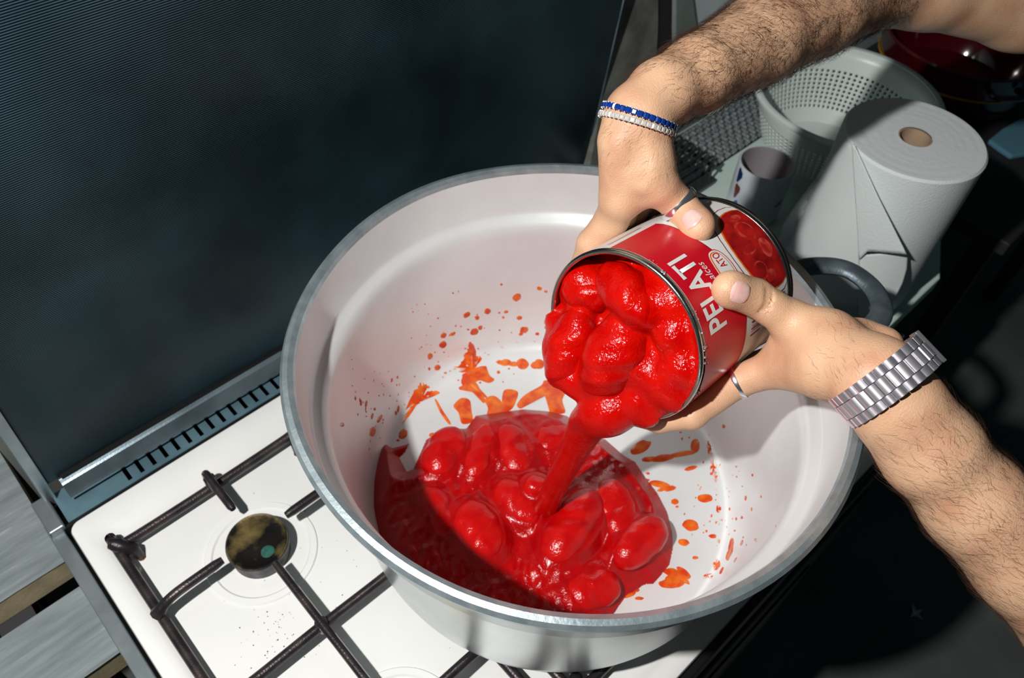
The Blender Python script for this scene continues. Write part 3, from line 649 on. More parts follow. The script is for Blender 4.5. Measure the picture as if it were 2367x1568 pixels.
big = [[(1086,790),(1098,802),(1102,818),(1112,826),(1122,842),(1132,868),(1143,878),(1130,886),(1108,880),(1095,890),(1080,905),(1066,885),(1068,868),(1048,864),(1048,850),(1060,842),(1072,820),(1080,806)],
 [(975,882),(988,890),(1000,900),(1017,908),(1004,916),(990,922),(972,932),(955,946),(942,966),(930,985),(924,978),(934,955),(944,930),(955,905),(966,892)],
 [(1070,920),(1086,926),(1090,950),(1092,975),(1068,980),(1060,955),(1048,940),(1058,926)],
 [(1166,902),(1196,905),(1194,925),(1184,945),(1166,955),(1160,935)],
 [(1120,925),(1140,915),(1160,930),(1168,955),(1150,975),(1122,975),(1128,945)],
 [(1195,935),(1215,912),(1250,892),(1258,880),(1275,882),(1300,893),(1312,900),(1300,925),(1306,955),(1270,952),(1275,920),(1248,910),(1225,925),(1205,945)],
 [(1318,975),(1330,945),(1345,925),(1352,960),(1348,990),(1335,985)],
 [(1062,895),(1085,890),(1108,905),(1122,925),(1116,932),(1100,912),(1080,903),(1064,902)],
 [(1530,1322),(1556,1314),(1585,1335),(1594,1352),(1576,1348),(1560,1360),(1530,1358),(1524,1345),(1560,1338)],
 [(1005,925),(1010,926),(1024,950),(1042,978),(1036,980),(1018,955)],
 [(1078,880),(1100,885),(1110,900),(1128,920),(1118,918),(1096,898)]]
for b_ in big: patch(sp, b_, 0.0011, (1.0, 0.82, 0.5))
o = sp.build('sauce_splatter', M_splash); tag(o, 'orange tomato splashes and drops scattered inside the pot', 'splatter', kind='stuff')

#@@CAN
# ---------------------------------------------------------------- tin can of peeled tomatoes
CM = np.array([0.43591729, -0.39528956, 0.35490744]); CN = np.array([0.97806102, 0.04423849, -0.20356716]); CR, CL = 0.0770, 0.1475
CU = (CAM-CM)-CN*((CAM-CM)@CN); CU /= np.linalg.norm(CU); CW = np.cross(CN, CU)
def cyl(s, phi, r=CR):
    p = math.radians(phi); return CM+CN*s+r*(math.cos(p)*CU+math.sin(p)*CW)
CROT = np.stack([CU, CW, CN], 1)
can = empty('tomato_can', CM+CN*CL, 'big red and white tomato can held tilted above the pot', 'can')
MB().lathe([(CR-0.0008, 0.002), (CR-0.0008, CL-0.002)], CM, 96, M=CROT).build('wall', M_tin, can)
ribs = []
for k in range(60):
    s = 0.004+0.139*k/59; ribs.append((CR-0.0016+0.0006*math.sin(k*1.6)*(1 if 0.02 < s < 0.12 else 0), s))
MB().lathe(ribs+[(0.001, CL-0.004)], CM, 96, M=CROT).build('ribbed_inside', M_tinin, can)
MB().lathe([(0.001, CL-0.003), (CR-0.004, CL-0.003), (CR-0.003, CL)], CM, 96, M=CROT).build('base', M_tin, can)
for s0, nm in ((0.0, 'mouth_rim'), (CL-0.003, 'bottom_rim')):
    pr = [(CR-0.0018+0.0022*math.cos(t), s0+0.0015+0.0022*math.sin(t)) for t in np.linspace(0, 2*PI, 10, endpoint=False)]
    MB().lathe(pr, CM, 96, True, M=CROT).build(nm, M_tin if nm == 'mouth_rim' else M_tin, can)
MB().lathe([(CR+0.0004, CL-0.0002), (CR+0.0012, CL+0.0005), (CR+0.0010, CL+0.004), (CR-0.002, CL+0.0045), (CR-0.003, CL)], CM, 96, M=CROT).build('bottom_seam', M_rimdark, can)
label = MB().lathe([(CR, 0.0052), (CR, 0.0700), (CR, CL-0.0045)], CM, 128, M=CROT).build('paper_label', M_lwhite, can)
def cyl_patch(name, pts, lift, mt, parent, dens=8):
    pts = np.array(pts, float); c = pts.mean(0)
    # densify the outline
    out = []
    for i in range(len(pts)):
        a, b = pts[i], pts[(i+1) % len(pts)]; n_ = max(1, int(np.hypot((b[0]-a[0]), (b[1]-a[1])*0.00135)/0.004))
        for k in range(n_): out.append(a+(b-a)*k/n_)
    k = len(out); v = []; f = []
    for r_ in range(dens, 0, -1):
        for p in out:
            q = c+(p-c)*r_/dens; v.append(cyl(q[0], q[1], CR+lift))
    v.append(cyl(c[0], c[1], CR+lift))
    for i in range(dens-1):
        for j in range(k): f.append((i*k+j, i*k+(j+1) % k, (i+1)*k+(j+1) % k, (i+1)*k+j))
    for j in range(k): f.append(((dens-1)*k+j, (dens-1)*k+(j+1) % k, dens*k))
    b = MB(); b.add(v, f); return b.build(name, mt, parent)
edge = [(-58, .0690), (-52, .0694), (-39, .0668), (-25, .0655), (-15, .0675), (4, .0735), (25, .0705), (38, .0672), (51, .0678), (75, .070), (100, .0735), (125, .068)]
b = MB(); v = []; f = []; nj = 14
phs = np.arange(-58, 126, 3.0)
for p in phs:
    top = np.interp(p, [e[0] for e in edge], [e[1] for e in edge]); bot = 0.0053 if p > -50 else 0.0053
    for j in range(nj+1):
        s = bot+(top-bot)*j/nj; pp = p
        if p < -50: pp = p+0.0
        v.append(cyl(s, pp, CR+0.00022))
for i in range(len(phs)-1):
    for j in range(nj): f.append((i*(nj+1)+j, (i+1)*(nj+1)+j, (i+1)*(nj+1)+j+1, i*(nj+1)+j+1))
b.add(v, f); b.build('red_band', M_lred, label)
b = MB(); v = []; f = []
for p in phs:
    top = np.interp(p, [e[0] for e in edge], [e[1] for e in edge])
    v += [cyl(top-0.0002, p, CR+0.0003), cyl(top+0.0011, p, CR+0.0003)]
for i in range(len(phs)-1): f.append((2*i, 2*i+2, 2*i+3, 2*i+1))
b.add(v, f); b.build('band_edge', M_lmaroon, label)
def oval(cs, cp, a, bdeg, n=28, pw=1.0, skew=0.0):
    r = []
    for k in range(n):
        t = 2*PI*k/n; x = math.copysign(abs(math.cos(t))**pw, math.cos(t)); y = math.copysign(abs(math.sin(t))**pw, math.sin(t))
        r.append((cs+a*x+skew*y, cp+bdeg*y))
    return r
SMAX = CL-0.0055
clampS = lambda pts: [(min(s, SMAX), p) for s, p in pts]
cyl_patch('picture_outline', clampS(oval(0.1265, -2, 0.0450, 36)), 0.00015, M_lmaroon, label)
cyl_patch('picture_margin', clampS(oval(0.1265, -2, 0.0440, 35.2)), 0.00025, M_lwhite, label)
cyl_patch('picture_rim', clampS(oval(0.1265, -2, 0.0398, 31.2)), 0.00035, M_lorange, label)
cyl_patch('tomato_picture', clampS(oval(0.1270, -2, 0.0385, 30.2)), 0.00045, M_pic, label)
for cs, cp, a, bd in ((0.122, -14, 0.011, 8), (0.108, -2, 0.010, 3.2), (0.130, 2, 0.008, 7), (0.106, 13, 0.011, 7), (0.127, -25, 0.008, 3), (0.119, 19, 0.008, 4)):
    cyl_patch('printed_tomato', oval(cs, cp, a, bd, 18), 0.00055, M_picA, label, 4)
    if a > 0.0095: cyl_patch('printed_tomato', oval(cs+0.001, cp-0.6, a*0.78, bd*0.74, 18), 0.00065, M_pic, label, 4)
cyl_patch('badge_border', oval(0.0655, 4, 0.0122, 19.0, 40, 0.75), 0.00035, M_lred, label)
cyl_patch('badge_border', oval(0.0655, 4, 0.0112, 18.2, 40, 0.75), 0.00045, M_lwhite, label)
cyl_patch('badge_border', oval(0.0650, 4, 0.0098, 17.2, 40, 0.75), 0.00055, M_lorange, label)
cyl_patch('badge', oval(0.0653, 4, 0.0086, 16.4, 40, 0.75), 0.00065, M_lwhite, label)
def cyl_text(name, txt, s_base, phi0, height, width_deg, mt, parent, lift=0.0006, bold=0.0, shear=0.0):
    """lettering printed round the can: reads towards falling angle, its top towards the mouth"""
    cu = bpy.data.curves.new(name, 'FONT'); cu.body = txt; cu.size = 1.0; cu.offset = bold; cu.shear = shear; cu.resolution_u = 6
    to = bpy.data.objects.new(name, cu); COL.objects.link(to); dg = bpy.context.evaluated_depsgraph_get(); dg.update()
    me = bpy.data.meshes.new_from_object(to.evaluated_get(dg)); bpy.data.objects.remove(to, do_unlink=True)
    bm = bmesh.new(); bm.from_mesh(me); bmesh.ops.triangulate(bm, faces=bm.faces)
    for it in range(3):
        es = [e for e in bm.edges if abs(e.verts[0].co.x-e.verts[1].co.x) > 0.12]
        if es: bmesh.ops.subdivide_edges(bm, edges=es, cuts=1, use_grid_fill=False); bmesh.ops.triangulate(bm, faces=bm.faces)
    xs = [v.co.x for v in bm.verts]; ys = [v.co.y for v in bm.verts]; xa, xb, ya, yb = min(xs), max(xs), min(ys), max(ys)
    for v_ in bm.verts:
        q = cyl(s_base-height*(v_.co.y-ya)/(yb-ya), phi0-width_deg*(v_.co.x-xa)/(xb-xa), CR+lift); v_.co = Vector(q)
    bm.to_mesh(me); bm.free(); me.name = name
    return put(name, me, mt, parent, False)
cyl_text('lettering', 'PELATI', 0.0392, 28.3, 0.0250, 50.0, M_lwhite, label, bold=0.022)
cyl_text('badge_lettering', 'ATO', 0.0700, -1.5, 0.0088, 10.5, M_lred, label, 0.0009, 0.01)
cyl_text('script_lettering', 'alces', 0.0475, 1.0, 0.0078, 13.0, M_lwhite, label, 0.0006, 0.0, 0.35)
for k in range(9):
    s0 = 0.1195+0.002*k; cyl_patch('print_stripe', [(s0, 34), (s0+0.0010, 34), (s0+0.0010, 52), (s0, 52)], 0.0003, M_lmaroon if k % 2 else M_lpink, label, 2)
rr = random.Random(3)
for k in range(7):
    p0 = 34+2.4*k; cyl_patch('small_print', [(0.078, p0), (0.078, p0+1.0), (0.098-rr.uniform(0, .006), p0+1.0), (0.098-rr.uniform(0, .006), p0)], 0.0003, M_lpink if k % 2 else M_lmaroon, label, 2)
cyl_patch('faded_print', [(0.014, -66), (0.014, -63.5), (0.060, -63.5), (0.060, -66)], 0.0003, M_lpink, label, 2)
# drips on the outside of the rim
dm = MB()
for k in range(26):
    p = rr.uniform(-35, 80); s = rr.uniform(0.003, 0.007)
    q = cyl(s, p, CR+0.0003); r_ = rr.uniform(0.0006, 0.0014)
    dm.lathe([(r_, -r_*0.3), (r_*0.8, r_*0.4), (r_*0.1, r_*0.7)], q, 7, M=CROT)
dm.build('rim_drips', M_steelb, can)['kind'] = 'stuff'

# what slides out of the can: sauce and the falling stream
def cp(x, y, d): return at(x, y, d)
F_ = Field((0.30, -0.52, 0.03), (0.60, -0.27, 0.45), 0.0016)
DM = 0.669
def mp(x, y, s_):
    """the point seen at (x, y) on the plane s_ metres behind the can's mouth"""
    d = ray(x, y); return CAM+d*(((CM+CN*s_-CAM)@CN)/(d@CN))
Xa, Ya, Za = [(F_.lo[k]+F_.h*np.arange(F_.n[k])).astype(np.float32) for k in range(3)]
Xg = Xa[:, None, None]-CM[0]; Yg = Ya[None, :, None]-CM[1]; Zg = Za[None, None, :]-CM[2]
S_ = (Xg*CN[0]+Yg*CN[1]+Zg*CN[2]).astype(np.float32); R_ = np.sqrt(np.maximum(Xg**2+Yg**2+Zg**2-S_**2, 0)).astype(np.float32)
Uc = Xg*CU[0]+Yg*CU[1]+Zg*CU[2]; Wc = Xg*CW[0]+Yg*CW[1]+Zg*CW[2]
# the sauce's face: deep at the top of the mouth, flush with the rim at the bottom, wobbling
face = 0.012-0.013*(Wc/CR)+0.0035*np.sin(Uc*95+1.0)*np.cos(Wc*80)+0.002*np.sin(Uc*190+Wc*120)+0.010*np.clip((-Wc-0.03)/0.04, 0, 1)
F_.a = np.maximum(face-S_, np.maximum(R_-(CR-0.0022), S_-0.11)).astype(np.float32)
def blob(x, y, s_, r, k=0.010): F_.ell(mp(x, y, s_), np.eye(3), (r, r, r), k)
for q_ in ((1555, 775, .012, .016), (1580, 850, .010, .016), (1530, 880, .006, .017), (1560, 915, .006, .013), (1480, 920, .002, .018), (1440, 935, -.002, .017), (1500, 955, .002, .012), (1400, 925, -.008, .017), (1365, 905, -.010, .014), (1330, 880, -.012, .015), (1515, 690, .018, .018), (1560, 700, .020, .014), (1480, 840, .008, .022), (1300, 800, -.006, .018), (1295, 740, .006, .014), (1350, 650, .020, .020)): blob(*q_)
CT = [((1398, 622), .018, (1506, 748), -.002, 116, .048), ((1300, 668), .018, (1402, 688), .012, 92, .034), ((1352, 708), .010, (1284, 888), -.018, 112, .050), ((1478, 722), .012, (1368, 908), -.016, 150, .058), ((1600, 780), .016, (1522, 940), .002, 92, .034)]
for (p0, s0, p1, s1, w_, th) in CT:
    a = mp(*p0, s0); b_ = mp(*p1, s1); c_ = (a+b_)/2; L = np.linalg.norm(b_-a); ex = (b_-a)/L; ez = -FW+ex*(FW@ex); ez /= np.linalg.norm(ez)
    F_.ell(c_+FW*0.002, (ex, np.cross(ez, ex), ez), (L/2+0.003, w_/FPX*np.linalg.norm(c_-CAM)*0.46-0.0005, th/2-0.003), 0.008)
F_.a = np.maximum(F_.a, np.where((S_ > -0.0015) & (S_ < 0.10), R_-(CR-0.0022), -1.0)).astype(np.float32)
# stream from the lip to the pool
lip = mp(1385, 930, -.008); foot = onz(1258, 1176, 0.066)
st = catmull([mp(1440, 930, .004), mp(1405, 950, -.008), lip+(foot-lip)*0.22+np.array((0.004, 0, 0.008)), lip+(foot-lip)*0.5+np.array((0.003, 0, 0.008)), lip+(foot-lip)*0.8+np.array((0, 0, 0.004)), foot], 8)
F_.chain(st, np.interp(np.linspace(0, 1, len(st)), [0, 0.2, 0.4, 0.6, 0.85, 1], [0.017, 0.019, 0.0145, 0.0115, 0.0100, 0.0105]), 0.008)
st2 = [p+RT*0.013+UP*0.003 for p in st]; F_.chain(st2[4:22], np.interp(np.linspace(0, 1, 18), [0, 0.4, 1], [0.012, 0.012, 0.004]), 0.008)
st3 = [p-RT*0.014-UP*0.002 for p in st]; F_.chain(st3[4:16], np.linspace(0.012, 0.004, 12), 0.008)
V, Q = F_.surface(); V = relax(V, Q, 2)
o = put('pouring_sauce', np_mesh('pouring_sauce', V, Q), M_cansauce); tag(o, 'thick red sauce bulging from the tilted can and falling in a stream', 'sauce')
def ctom(p0, s0, p1, s1, wpx, thick, seed, label):
    a = mp(*p0, s0); b = mp(*p1, s1); w = wpx/FPX*np.linalg.norm((a+b)/2-CAM)*0.94
    return tomato('can_tomato', a, b, w, thick, seed, M_cansauce, label, 'peeled tomatoes sliding out of the can', upv=-FW, h=0.0015, ends=False)
for t_, sd_, lb_ in zip(CT, (61, 62, 63, 64, 65), ('tomato resting uppermost in the can against the rim\'s lettered side', 'tomato sunk in sauce at the can mouth\'s upper edge below the pinching thumb', 'tomato hanging lowest over the can\'s left lip', 'big glossy tomato bulging from the centre of the can\'s mouth', 'tomato nearest the sauced lower rim inside the can')): ctom(*t_[:4], t_[4], t_[5], sd_, lb_)

#@@PERSON
# ---------------------------------------------------------------- the person's bare arms and hands
def arm_mesh(lo, hi, h, build):
    F_ = Field(lo, hi, h); build(F_); V, Q = F_.surface(); return relax(V, Q, 2, 0.5), Q
HR = 0.0100
RTH = (at(1573, 478, .689), at(1614, 524, .6655)); LTH = (cyl(0.0663, 20.5, CR+0.0135), cyl(0.0405, 9.2, CR+0.0118))
def thumb_end(F, tm, ipj, tip):
    """the two thumb segments; the last one broad and flat under its nail"""
    ax = tip-ipj; L = np.linalg.norm(ax); ax /= L; nn = CAM-tip; nn = nn-ax*(nn@ax); nn /= np.linalg.norm(nn); sd = np.cross(ax, nn)
    F.chain([tm, tm+(ipj-tm)*0.55, ipj], [.0168, .0142, .0148], 0.005)
    F.chain([ipj-nn*0.001, tip-nn*0.0015], [.0138, .0112], 0.006)
    F.ell(ipj+ax*L*0.58, (ax, sd, nn), (L*0.78, .0143, .0118), 0.006)
    F.ell(tip-ax*0.001, (ax, sd, nn), (.0125, .0138, .0105), 0.007)
    for t, dep_ in ((-0.10, .0146), (0.02, .0146), (0.12, .0142)):
        a = ipj+(tip-ipj)*t
        pts = [a+nn*dep_*math.cos(g)+sd*dep_*math.sin(g)+ax*0.0010*math.sin(g*3) for g in np.linspace(-0.8, 0.8, 7)]
        for i in range(6): F.carve(pts[i], pts[i+1], 0.0006, 0.0022)
def right_arm(F):
    wr = at(1478, 268, .660); k = 0.010
    # forearm and upper arm
    fa = [wr, at(1530, 215, .668), at(1615, 168, .690), at(1755, 92, .735), at(1890, 22, .780), at(2030, -48, .830)]
    F.chain(fa, [0.0255, 0.0265, 0.0300, 0.0385, 0.0440, 0.0450], k)
    sh = FW*0.012
    F.chain([wr+sh, fa[1]+sh, fa[2]+sh, fa[3]+sh*0.8], [0.0245, 0.0255, 0.0295, 0.037], k)
    F.chain([at(2030, -48, .830), at(2140, -40, .85), at(2367, 10, .90), at(2640, 60, .95)], [0.045, 0.0440, 0.0470, 0.052], 0.02)
    # hand: seen from its thumb side
    ix = at(1436, 455, .688); md = at(1452, 445, .708); rg = at(1480, 450, .730); pk = at(1515, 460, .748)
    tc = at(1500, 375, .668); tm = at(1528, 432, .676)
    for q, r0, r1 in ((ix, .0235, .0175), (md, .0225, .0165), (rg, .022, .016), (pk, .021, .0145)): F.cone(wr+FW*0.006, q, r0, r1, 0.010)
    F.cone(at(1440, 330, .664), ix, .0215, .0165, 0.010)
    F.cone(wr, tc, .0235, .0200, 0.012); F.cone(tc, tm, .0195, .0158, 0.010)
    F.cone(at(1488, 408, .664), at(1512, 424, .668), .013, .012, 0.010)
    # web between thumb and index
    F.cone(at(1462, 430, .684), at(1512, 436, .682), .014, .012, 0.012)
    F.cone(at(1440, 470, .694), at(1478, 446, .688), .010, .010, 0.012)
    F.carve(at(1472, 335, .632), at(1478, 420, .648), .005, 0.012)
    F.cone(at(1434, 325, .650), at(1420, 430, .672), .0022, .002, 0.010)
    # thumb along the top of the can
    ipj, tip = RTH
    thumb_end(F, tm, ipj, tip)
    # fingers round the hidden side
    def finger(mcp, pip, arc, r): F.chain([mcp, pip]+[cyl(s, p, CR+r_*1.02) for s, p, r_ in arc], r, 0.004)
    finger(ix, cyl(.066, -86, CR+.0155), [(0.057, -104, .0120), (0.056, -122, .0110), (0.056, -140, .0105)], [.0175, .0150, .0128, .0112, .0098])
    finger(md, cyl(.084, -88, CR+.0170), [(0.077, -108, .0120), (0.076, -130, .0110), (0.076, -150, .0105)], [.0165, .0145, .0125, .0112, .0098])
    finger(rg, cyl(.106, -90, CR+.0160), [(0.098, -112, .0115), (0.096, -134, .0105), (0.096, -153, .0100)], [.0160, .0138, .0120, .0108, .0095])
    finger(pk, cyl(.126, -92, CR+.0150), [(0.118, -116, .0105), (0.116, -134, .0095), (0.115, -150, .0090)], [.0145, .0122, .0105, .0095, .0085])
def left_arm(F):
    wr = at(2022, 872, .602); k = 0.010
    fa = [wr, at(2075, 940, .604), at(2150, 1040, .610), at(2255, 1165, .616), at(2380, 1300, .622), at(2530, 1470, .63)]
    F.chain(fa, [0.0268, 0.0292, 0.0345, 0.0390, 0.0425, 0.0440], k)
    sd = (RT*0.8+UP*0.6)*0.0035
    F.chain([wr+sd, fa[1]+sd, fa[2]+sd], [.0262, .0286, .033], k); F.chain([wr-sd, fa[1]-sd, fa[2]-sd], [.0262, .0286, .033], k)
    F.chain([at(2530, 1470, .63), at(2760, 1400, .66)], [0.044, 0.048], 0.02)
    ix = at(1800, 848, .676); md = at(1826, 830, .700); rg = at(1862, 808, .722); pk = at(1900, 786, .740)
    hb = at(1930, 836, .628)
    F.cone(wr, hb, .0275, .0260, 0.012)
    for q, r1 in ((ix, .0165), (md, .0165), (rg, .0160), (pk, .015)): F.cone(hb+FW*0.008, q, .0245, r1, 0.012)
    F.cone(at(1900, 850, .632), ix, .0215, .0160, 0.012)
    tc = at(1912, 782, .640); tm = at(1822, 738, .652)
    F.cone(wr, tc, .025, .0215, 0.012); F.cone(tc, tm, .0210, .0165, 0.012)
    F.cone(at(1900, 800, .640), at(1815, 795, .668), .017, .0125, 0.014)
    F.cone(at(1990, 775, .650), at(2040, 800, .640), .014, .016, 0.014)          # heel of the hand showing behind
    ipj, tip = LTH
    thumb_end(F, tm, ipj, tip)
    def finger(mcp, pip, arc, r): F.chain([mcp, pip]+[cyl(s, p, CR+r_*1.02) for s, p, r_ in arc], r, 0.004)
    finger(ix, at(1706, 882, .694), [(0.030, 96, .0120), (0.022, 116, .0110), (0.018, 134, .0100)], [.0165, .0140, .0125, .0112, .0100])
    finger(md, at(1745, 862, .725), [(0.060, 108, .0120), (0.052, 128, .0112), (0.048, 146, .0105)], [.0165, .0142, .0125, .0112, .0100])
    finger(rg, at(1780, 842, .745), [(0.084, 112, .0115), (0.076, 132, .0108), (0.072, 150, .0100)], [.0160, .0136, .0120, .0108, .0098])
    finger(pk, at(1815, 815, .760), [(0.107, 114, .0105), (0.100, 132, .0098), (0.096, 148, .0092)], [.0150, .0120, .0108, .0098, .0088])
Vr, Qr = arm_mesh((0.36, -0.62, 0.20), (1.16, -0.06, 0.60), 0.0018, right_arm)
Vl, Ql = arm_mesh((0.40, -1.00, 0.14), (0.80, -0.30, 0.50), 0.0018, left_arm)
person = put('person', np_mesh('person', np.concatenate([Vr, Vl]), np.concatenate([Qr, Ql+len(Vr)])), M_skin)
tag(person, 'person with bare hairy forearms emptying a can with both hands', 'person')
# thumbnails: shells that follow the skin under them
from mathutils.bvhtree import BVHTree
def nail(V, Q, ipj, tip, sx, sy, back, turn=0.0):
    bv = BVHTree.FromPolygons([tuple(p) for p in V.tolist()], [tuple(q) for q in Q.tolist()])
    ax = tip-ipj; ax /= np.linalg.norm(ax); nn = CAM-tip; nn = nn-ax*(nn@ax); nn /= np.linalg.norm(nn); sd = np.cross(ax, nn)
    nn = nn*math.cos(turn)+sd*math.sin(turn); sd = np.cross(ax, nn); v = []; f = []; n_ = 14
    for i in range(n_+1):
        for j in range(n_+1):
            a = -1+2*i/n_; b_ = -1+2*j/n_; w = sy*(max(0.0, 1-abs(a)**4.5*0.62))**0.5; sxx = sx*(1-0.16*b_*b_)
            p = tip+ax*(a*sxx-back)+sd*b_*w
            h, _, _, _ = bv.ray_cast(Vector(p+nn*0.04), Vector(-nn)); q = np.array(h) if h else p
            edge = max(abs(a)**6, abs(b_)**6); v.append(q+nn*(0.0010*(1-edge)-0.0002*edge+(0.0006 if a > 0.8 else 0)))
    for i in range(n_):
        for j in range(n_): f.append((i*(n_+1)+j, (i+1)*(n_+1)+j, (i+1)*(n_+1)+j+1, i*(n_+1)+j+1))
    b = MB(); b.add(v, f); return b.build('thumbnail', M_nail, person)
nail(Vr, Qr, *RTH, 0.0088, 0.0086, 0.001); nail(Vl, Ql, *LTH, 0.0092, 0.0086, 0.001)
# body hair
def hair(V, Q, axis0, axis1, t0, t1, count, lean, L, rad, seed, side=0.0):
    r = np.random.default_rng(seed); a = np.array(axis0); d = np.array(axis1)-a; LL = np.linalg.norm(d); d /= LL
    c = V[Q].mean(1); nrm = np.cross(V[Q[:, 1]]-V[Q[:, 0]], V[Q[:, 2]]-V[Q[:, 0]]); nrm /= np.linalg.norm(nrm, axis=1)[:, None]+1e-12
    t = (c-a)@d/LL; ax = c-a-((c-a)@d)[:, None]*d; out = ax/(np.linalg.norm(ax, axis=1)[:, None]+1e-9)
    ok = (t > t0) & (t < t1) & (np.einsum('ij,ij->i', out, nrm) > 0.3); idx = np.where(ok)[0]
    w = np.minimum(1, (t[idx]-t0)/0.25+0.15); idx = r.choice(idx, count, p=w/w.sum())
    v = []; f = []
    for i in idx:
        p = c[i]+(r.normal(0, 0.0008, 3)); n_ = nrm[i]; dirn = -d*lean+np.cross(n_, d)*(side+r.normal(0, 0.35))+r.normal(0, 0.15, 3); dirn -= n_*(dirn@n_); dirn /= np.linalg.norm(dirn)
        ll = L*r.uniform(0.5, 1.25); sdv = np.cross(n_, dirn); cv = r.normal(0, 0.25); b0 = len(v)
        for k in range(5):
            u = k/4; q = p+dirn*ll*u+sdv*cv*ll*u*u+n_*(0.0003+0.0022*math.sin(u*2.2)*ll/0.014); rr_ = rad*(1-0.75*u)
            for g in (0, 2.094, 4.189): v.append(q+rr_*(math.cos(g)*sdv+math.sin(g)*n_))
        for k in range(4):
            for g in range(3): f.append((b0+3*k+g, b0+3*k+(g+1) % 3, b0+3*k+3+(g+1) % 3, b0+3*k+3+g))
    V2 = np.array(v); F2 = np.array(f); o = put('arm_hair', np_mesh('arm_hair', V2, F2), M_hair, person); o['kind'] = 'stuff'; return o
hair(Vr, Qr, at(1478, 268, .66), at(2030, -48, .83), 0.03, 0.98, 9000, 1.0, 0.017, 0.00012, 1, 0.35)
hair(Vl, Ql, at(2022, 872, .602), at(2530, 1470, .63), 0.10, 0.95, 4200, 1.0, 0.013, 0.00008, 2, -0.3)
hair(Vr, Qr, at(1430, 460, .69), at(1478, 268, .66), 0.35, 1.0, 300, 0.7, 0.009, 0.00006, 6, 0.5)
hair(Vl, Ql, at(1880, 850, .63), at(2022, 872, .602), 0.0, 1.0, 260, 0.6, 0.009, 0.00006, 4, 0.6)

#@@JEWELS
# ---------------------------------------------------------------- jewellery
def frame_at(p, axis):
    ax = np.array(axis, float); ax /= np.linalg.norm(ax); a = (CAM-p)-ax*((CAM-p)@ax); a /= np.linalg.norm(a); return ax, a, np.cross(ax, a)
def ring(name, p, axis, r, w, th, mt, label, tilt=0.0):
    ax, a, b_ = frame_at(np.array(p), axis); Mr = np.stack([a, b_, ax], 1)
    pr = [(r, -w/2), (r+th*0.8, -w/2+0.0004), (r+th, -w/4), (r+th, w/4), (r+th*0.8, w/2-0.0004), (r, w/2)]
    o = MB().lathe(pr, p, 40, True, M=Mr).build(name, mt); return tag(o, label, 'ring')
rp = at(1528, 432, .676)+(RTH[0]-at(1528, 432, .676))*0.86
ring('finger_ring', rp-FW*0.0012, (RTH[0]-at(1528, 432, .676))/np.linalg.norm(RTH[0]-at(1528, 432, .676))*0.7+(RTH[1]-RTH[0])/np.linalg.norm(RTH[1]-RTH[0])*0.3, 0.0166, 0.0066, 0.0014, M_steelj, 'silver band ring on the thumb of the braceleted hand')
ip_ = at(1706, 882, .694)
ring('finger_ring', ip_, at(1660, 905, .70)-at(1760, 862, .685), 0.0152, 0.0050, 0.0013, M_steelj, 'silver band ring on the index finger of the watch hand')
def bracelet(p, axis, ra, rb, ngem, gs, mt, label, gname):
    vd = (CAM-p)/np.linalg.norm(CAM-p); axis = np.array(axis)-vd*(np.array(axis)@vd)*0.8
    ax, a, b_ = frame_at(np.array(p), axis)
    e = empty('bracelet', p, label, 'bracelet')
    chain_pts = [np.array(p)+ra*math.cos(t)*a+rb*math.sin(t)*b_ for t in np.linspace(0, 2*PI, 49)]
    MB().tube(chain_pts, gs*0.42, 6, 1.0, ax).build('setting', M_steelb, e)
    for k in range(ngem):
        t = 2*PI*k/ngem; q = np.array(p)+(ra+0.0006)*math.cos(t)*a+(rb+0.0006)*math.sin(t)*b_
        nr = math.cos(t)*a/ra+math.sin(t)*b_/rb; nr /= np.linalg.norm(nr); tg = np.cross(ax, nr)
        b = MB()
        s = gs*0.5; v = [q+x*s*tg+y*s*ax+z*nr for z, sc in ((0, 1), (gs*0.35, 1), (gs*0.55, 0.55)) for x, y in ((-sc, -sc), (sc, -sc), (sc, sc), (-sc, sc))]
        b.add(v, [(3, 2, 1, 0), (8, 9, 10, 11)]+[(4*l+i, 4*l+(i+1) % 4, 4*l+4+(i+1) % 4, 4*l+4+i) for l in (0, 1) for i in range(4)])
        b.build('gem', mt, e, False)
        for y in (-1, 1):
            c_ = q+tg*gs*0.55+ax*y*gs*0.5+nr*gs*0.35
            MB().lathe([(0.0001, -gs*0.18), (gs*0.16, 0), (0.0001, gs*0.18)], c_, 6).build('claw', M_steelj, e)
    return e
# bracelets lie across the wrist of the upper arm
bx0 = at(1480, 272, .660)
bax = at(1440, 392, .675)-at(1478, 268, .66)
tilt = (RT*-0.33-UP*0.944)
bracelet(at(1478, 270, .667), tilt, 0.0375, 0.0303, 40, 0.0046, M_gemblue, 'silver tennis bracelet of square blue stones, higher up the wrist', 'gem')
bracelet(at(1473, 288, .668), tilt+RT*0.03, 0.0382, 0.0312, 46, 0.0042, M_gemclear, 'silver tennis bracelet of clear stones just below the blue one', 'gem')
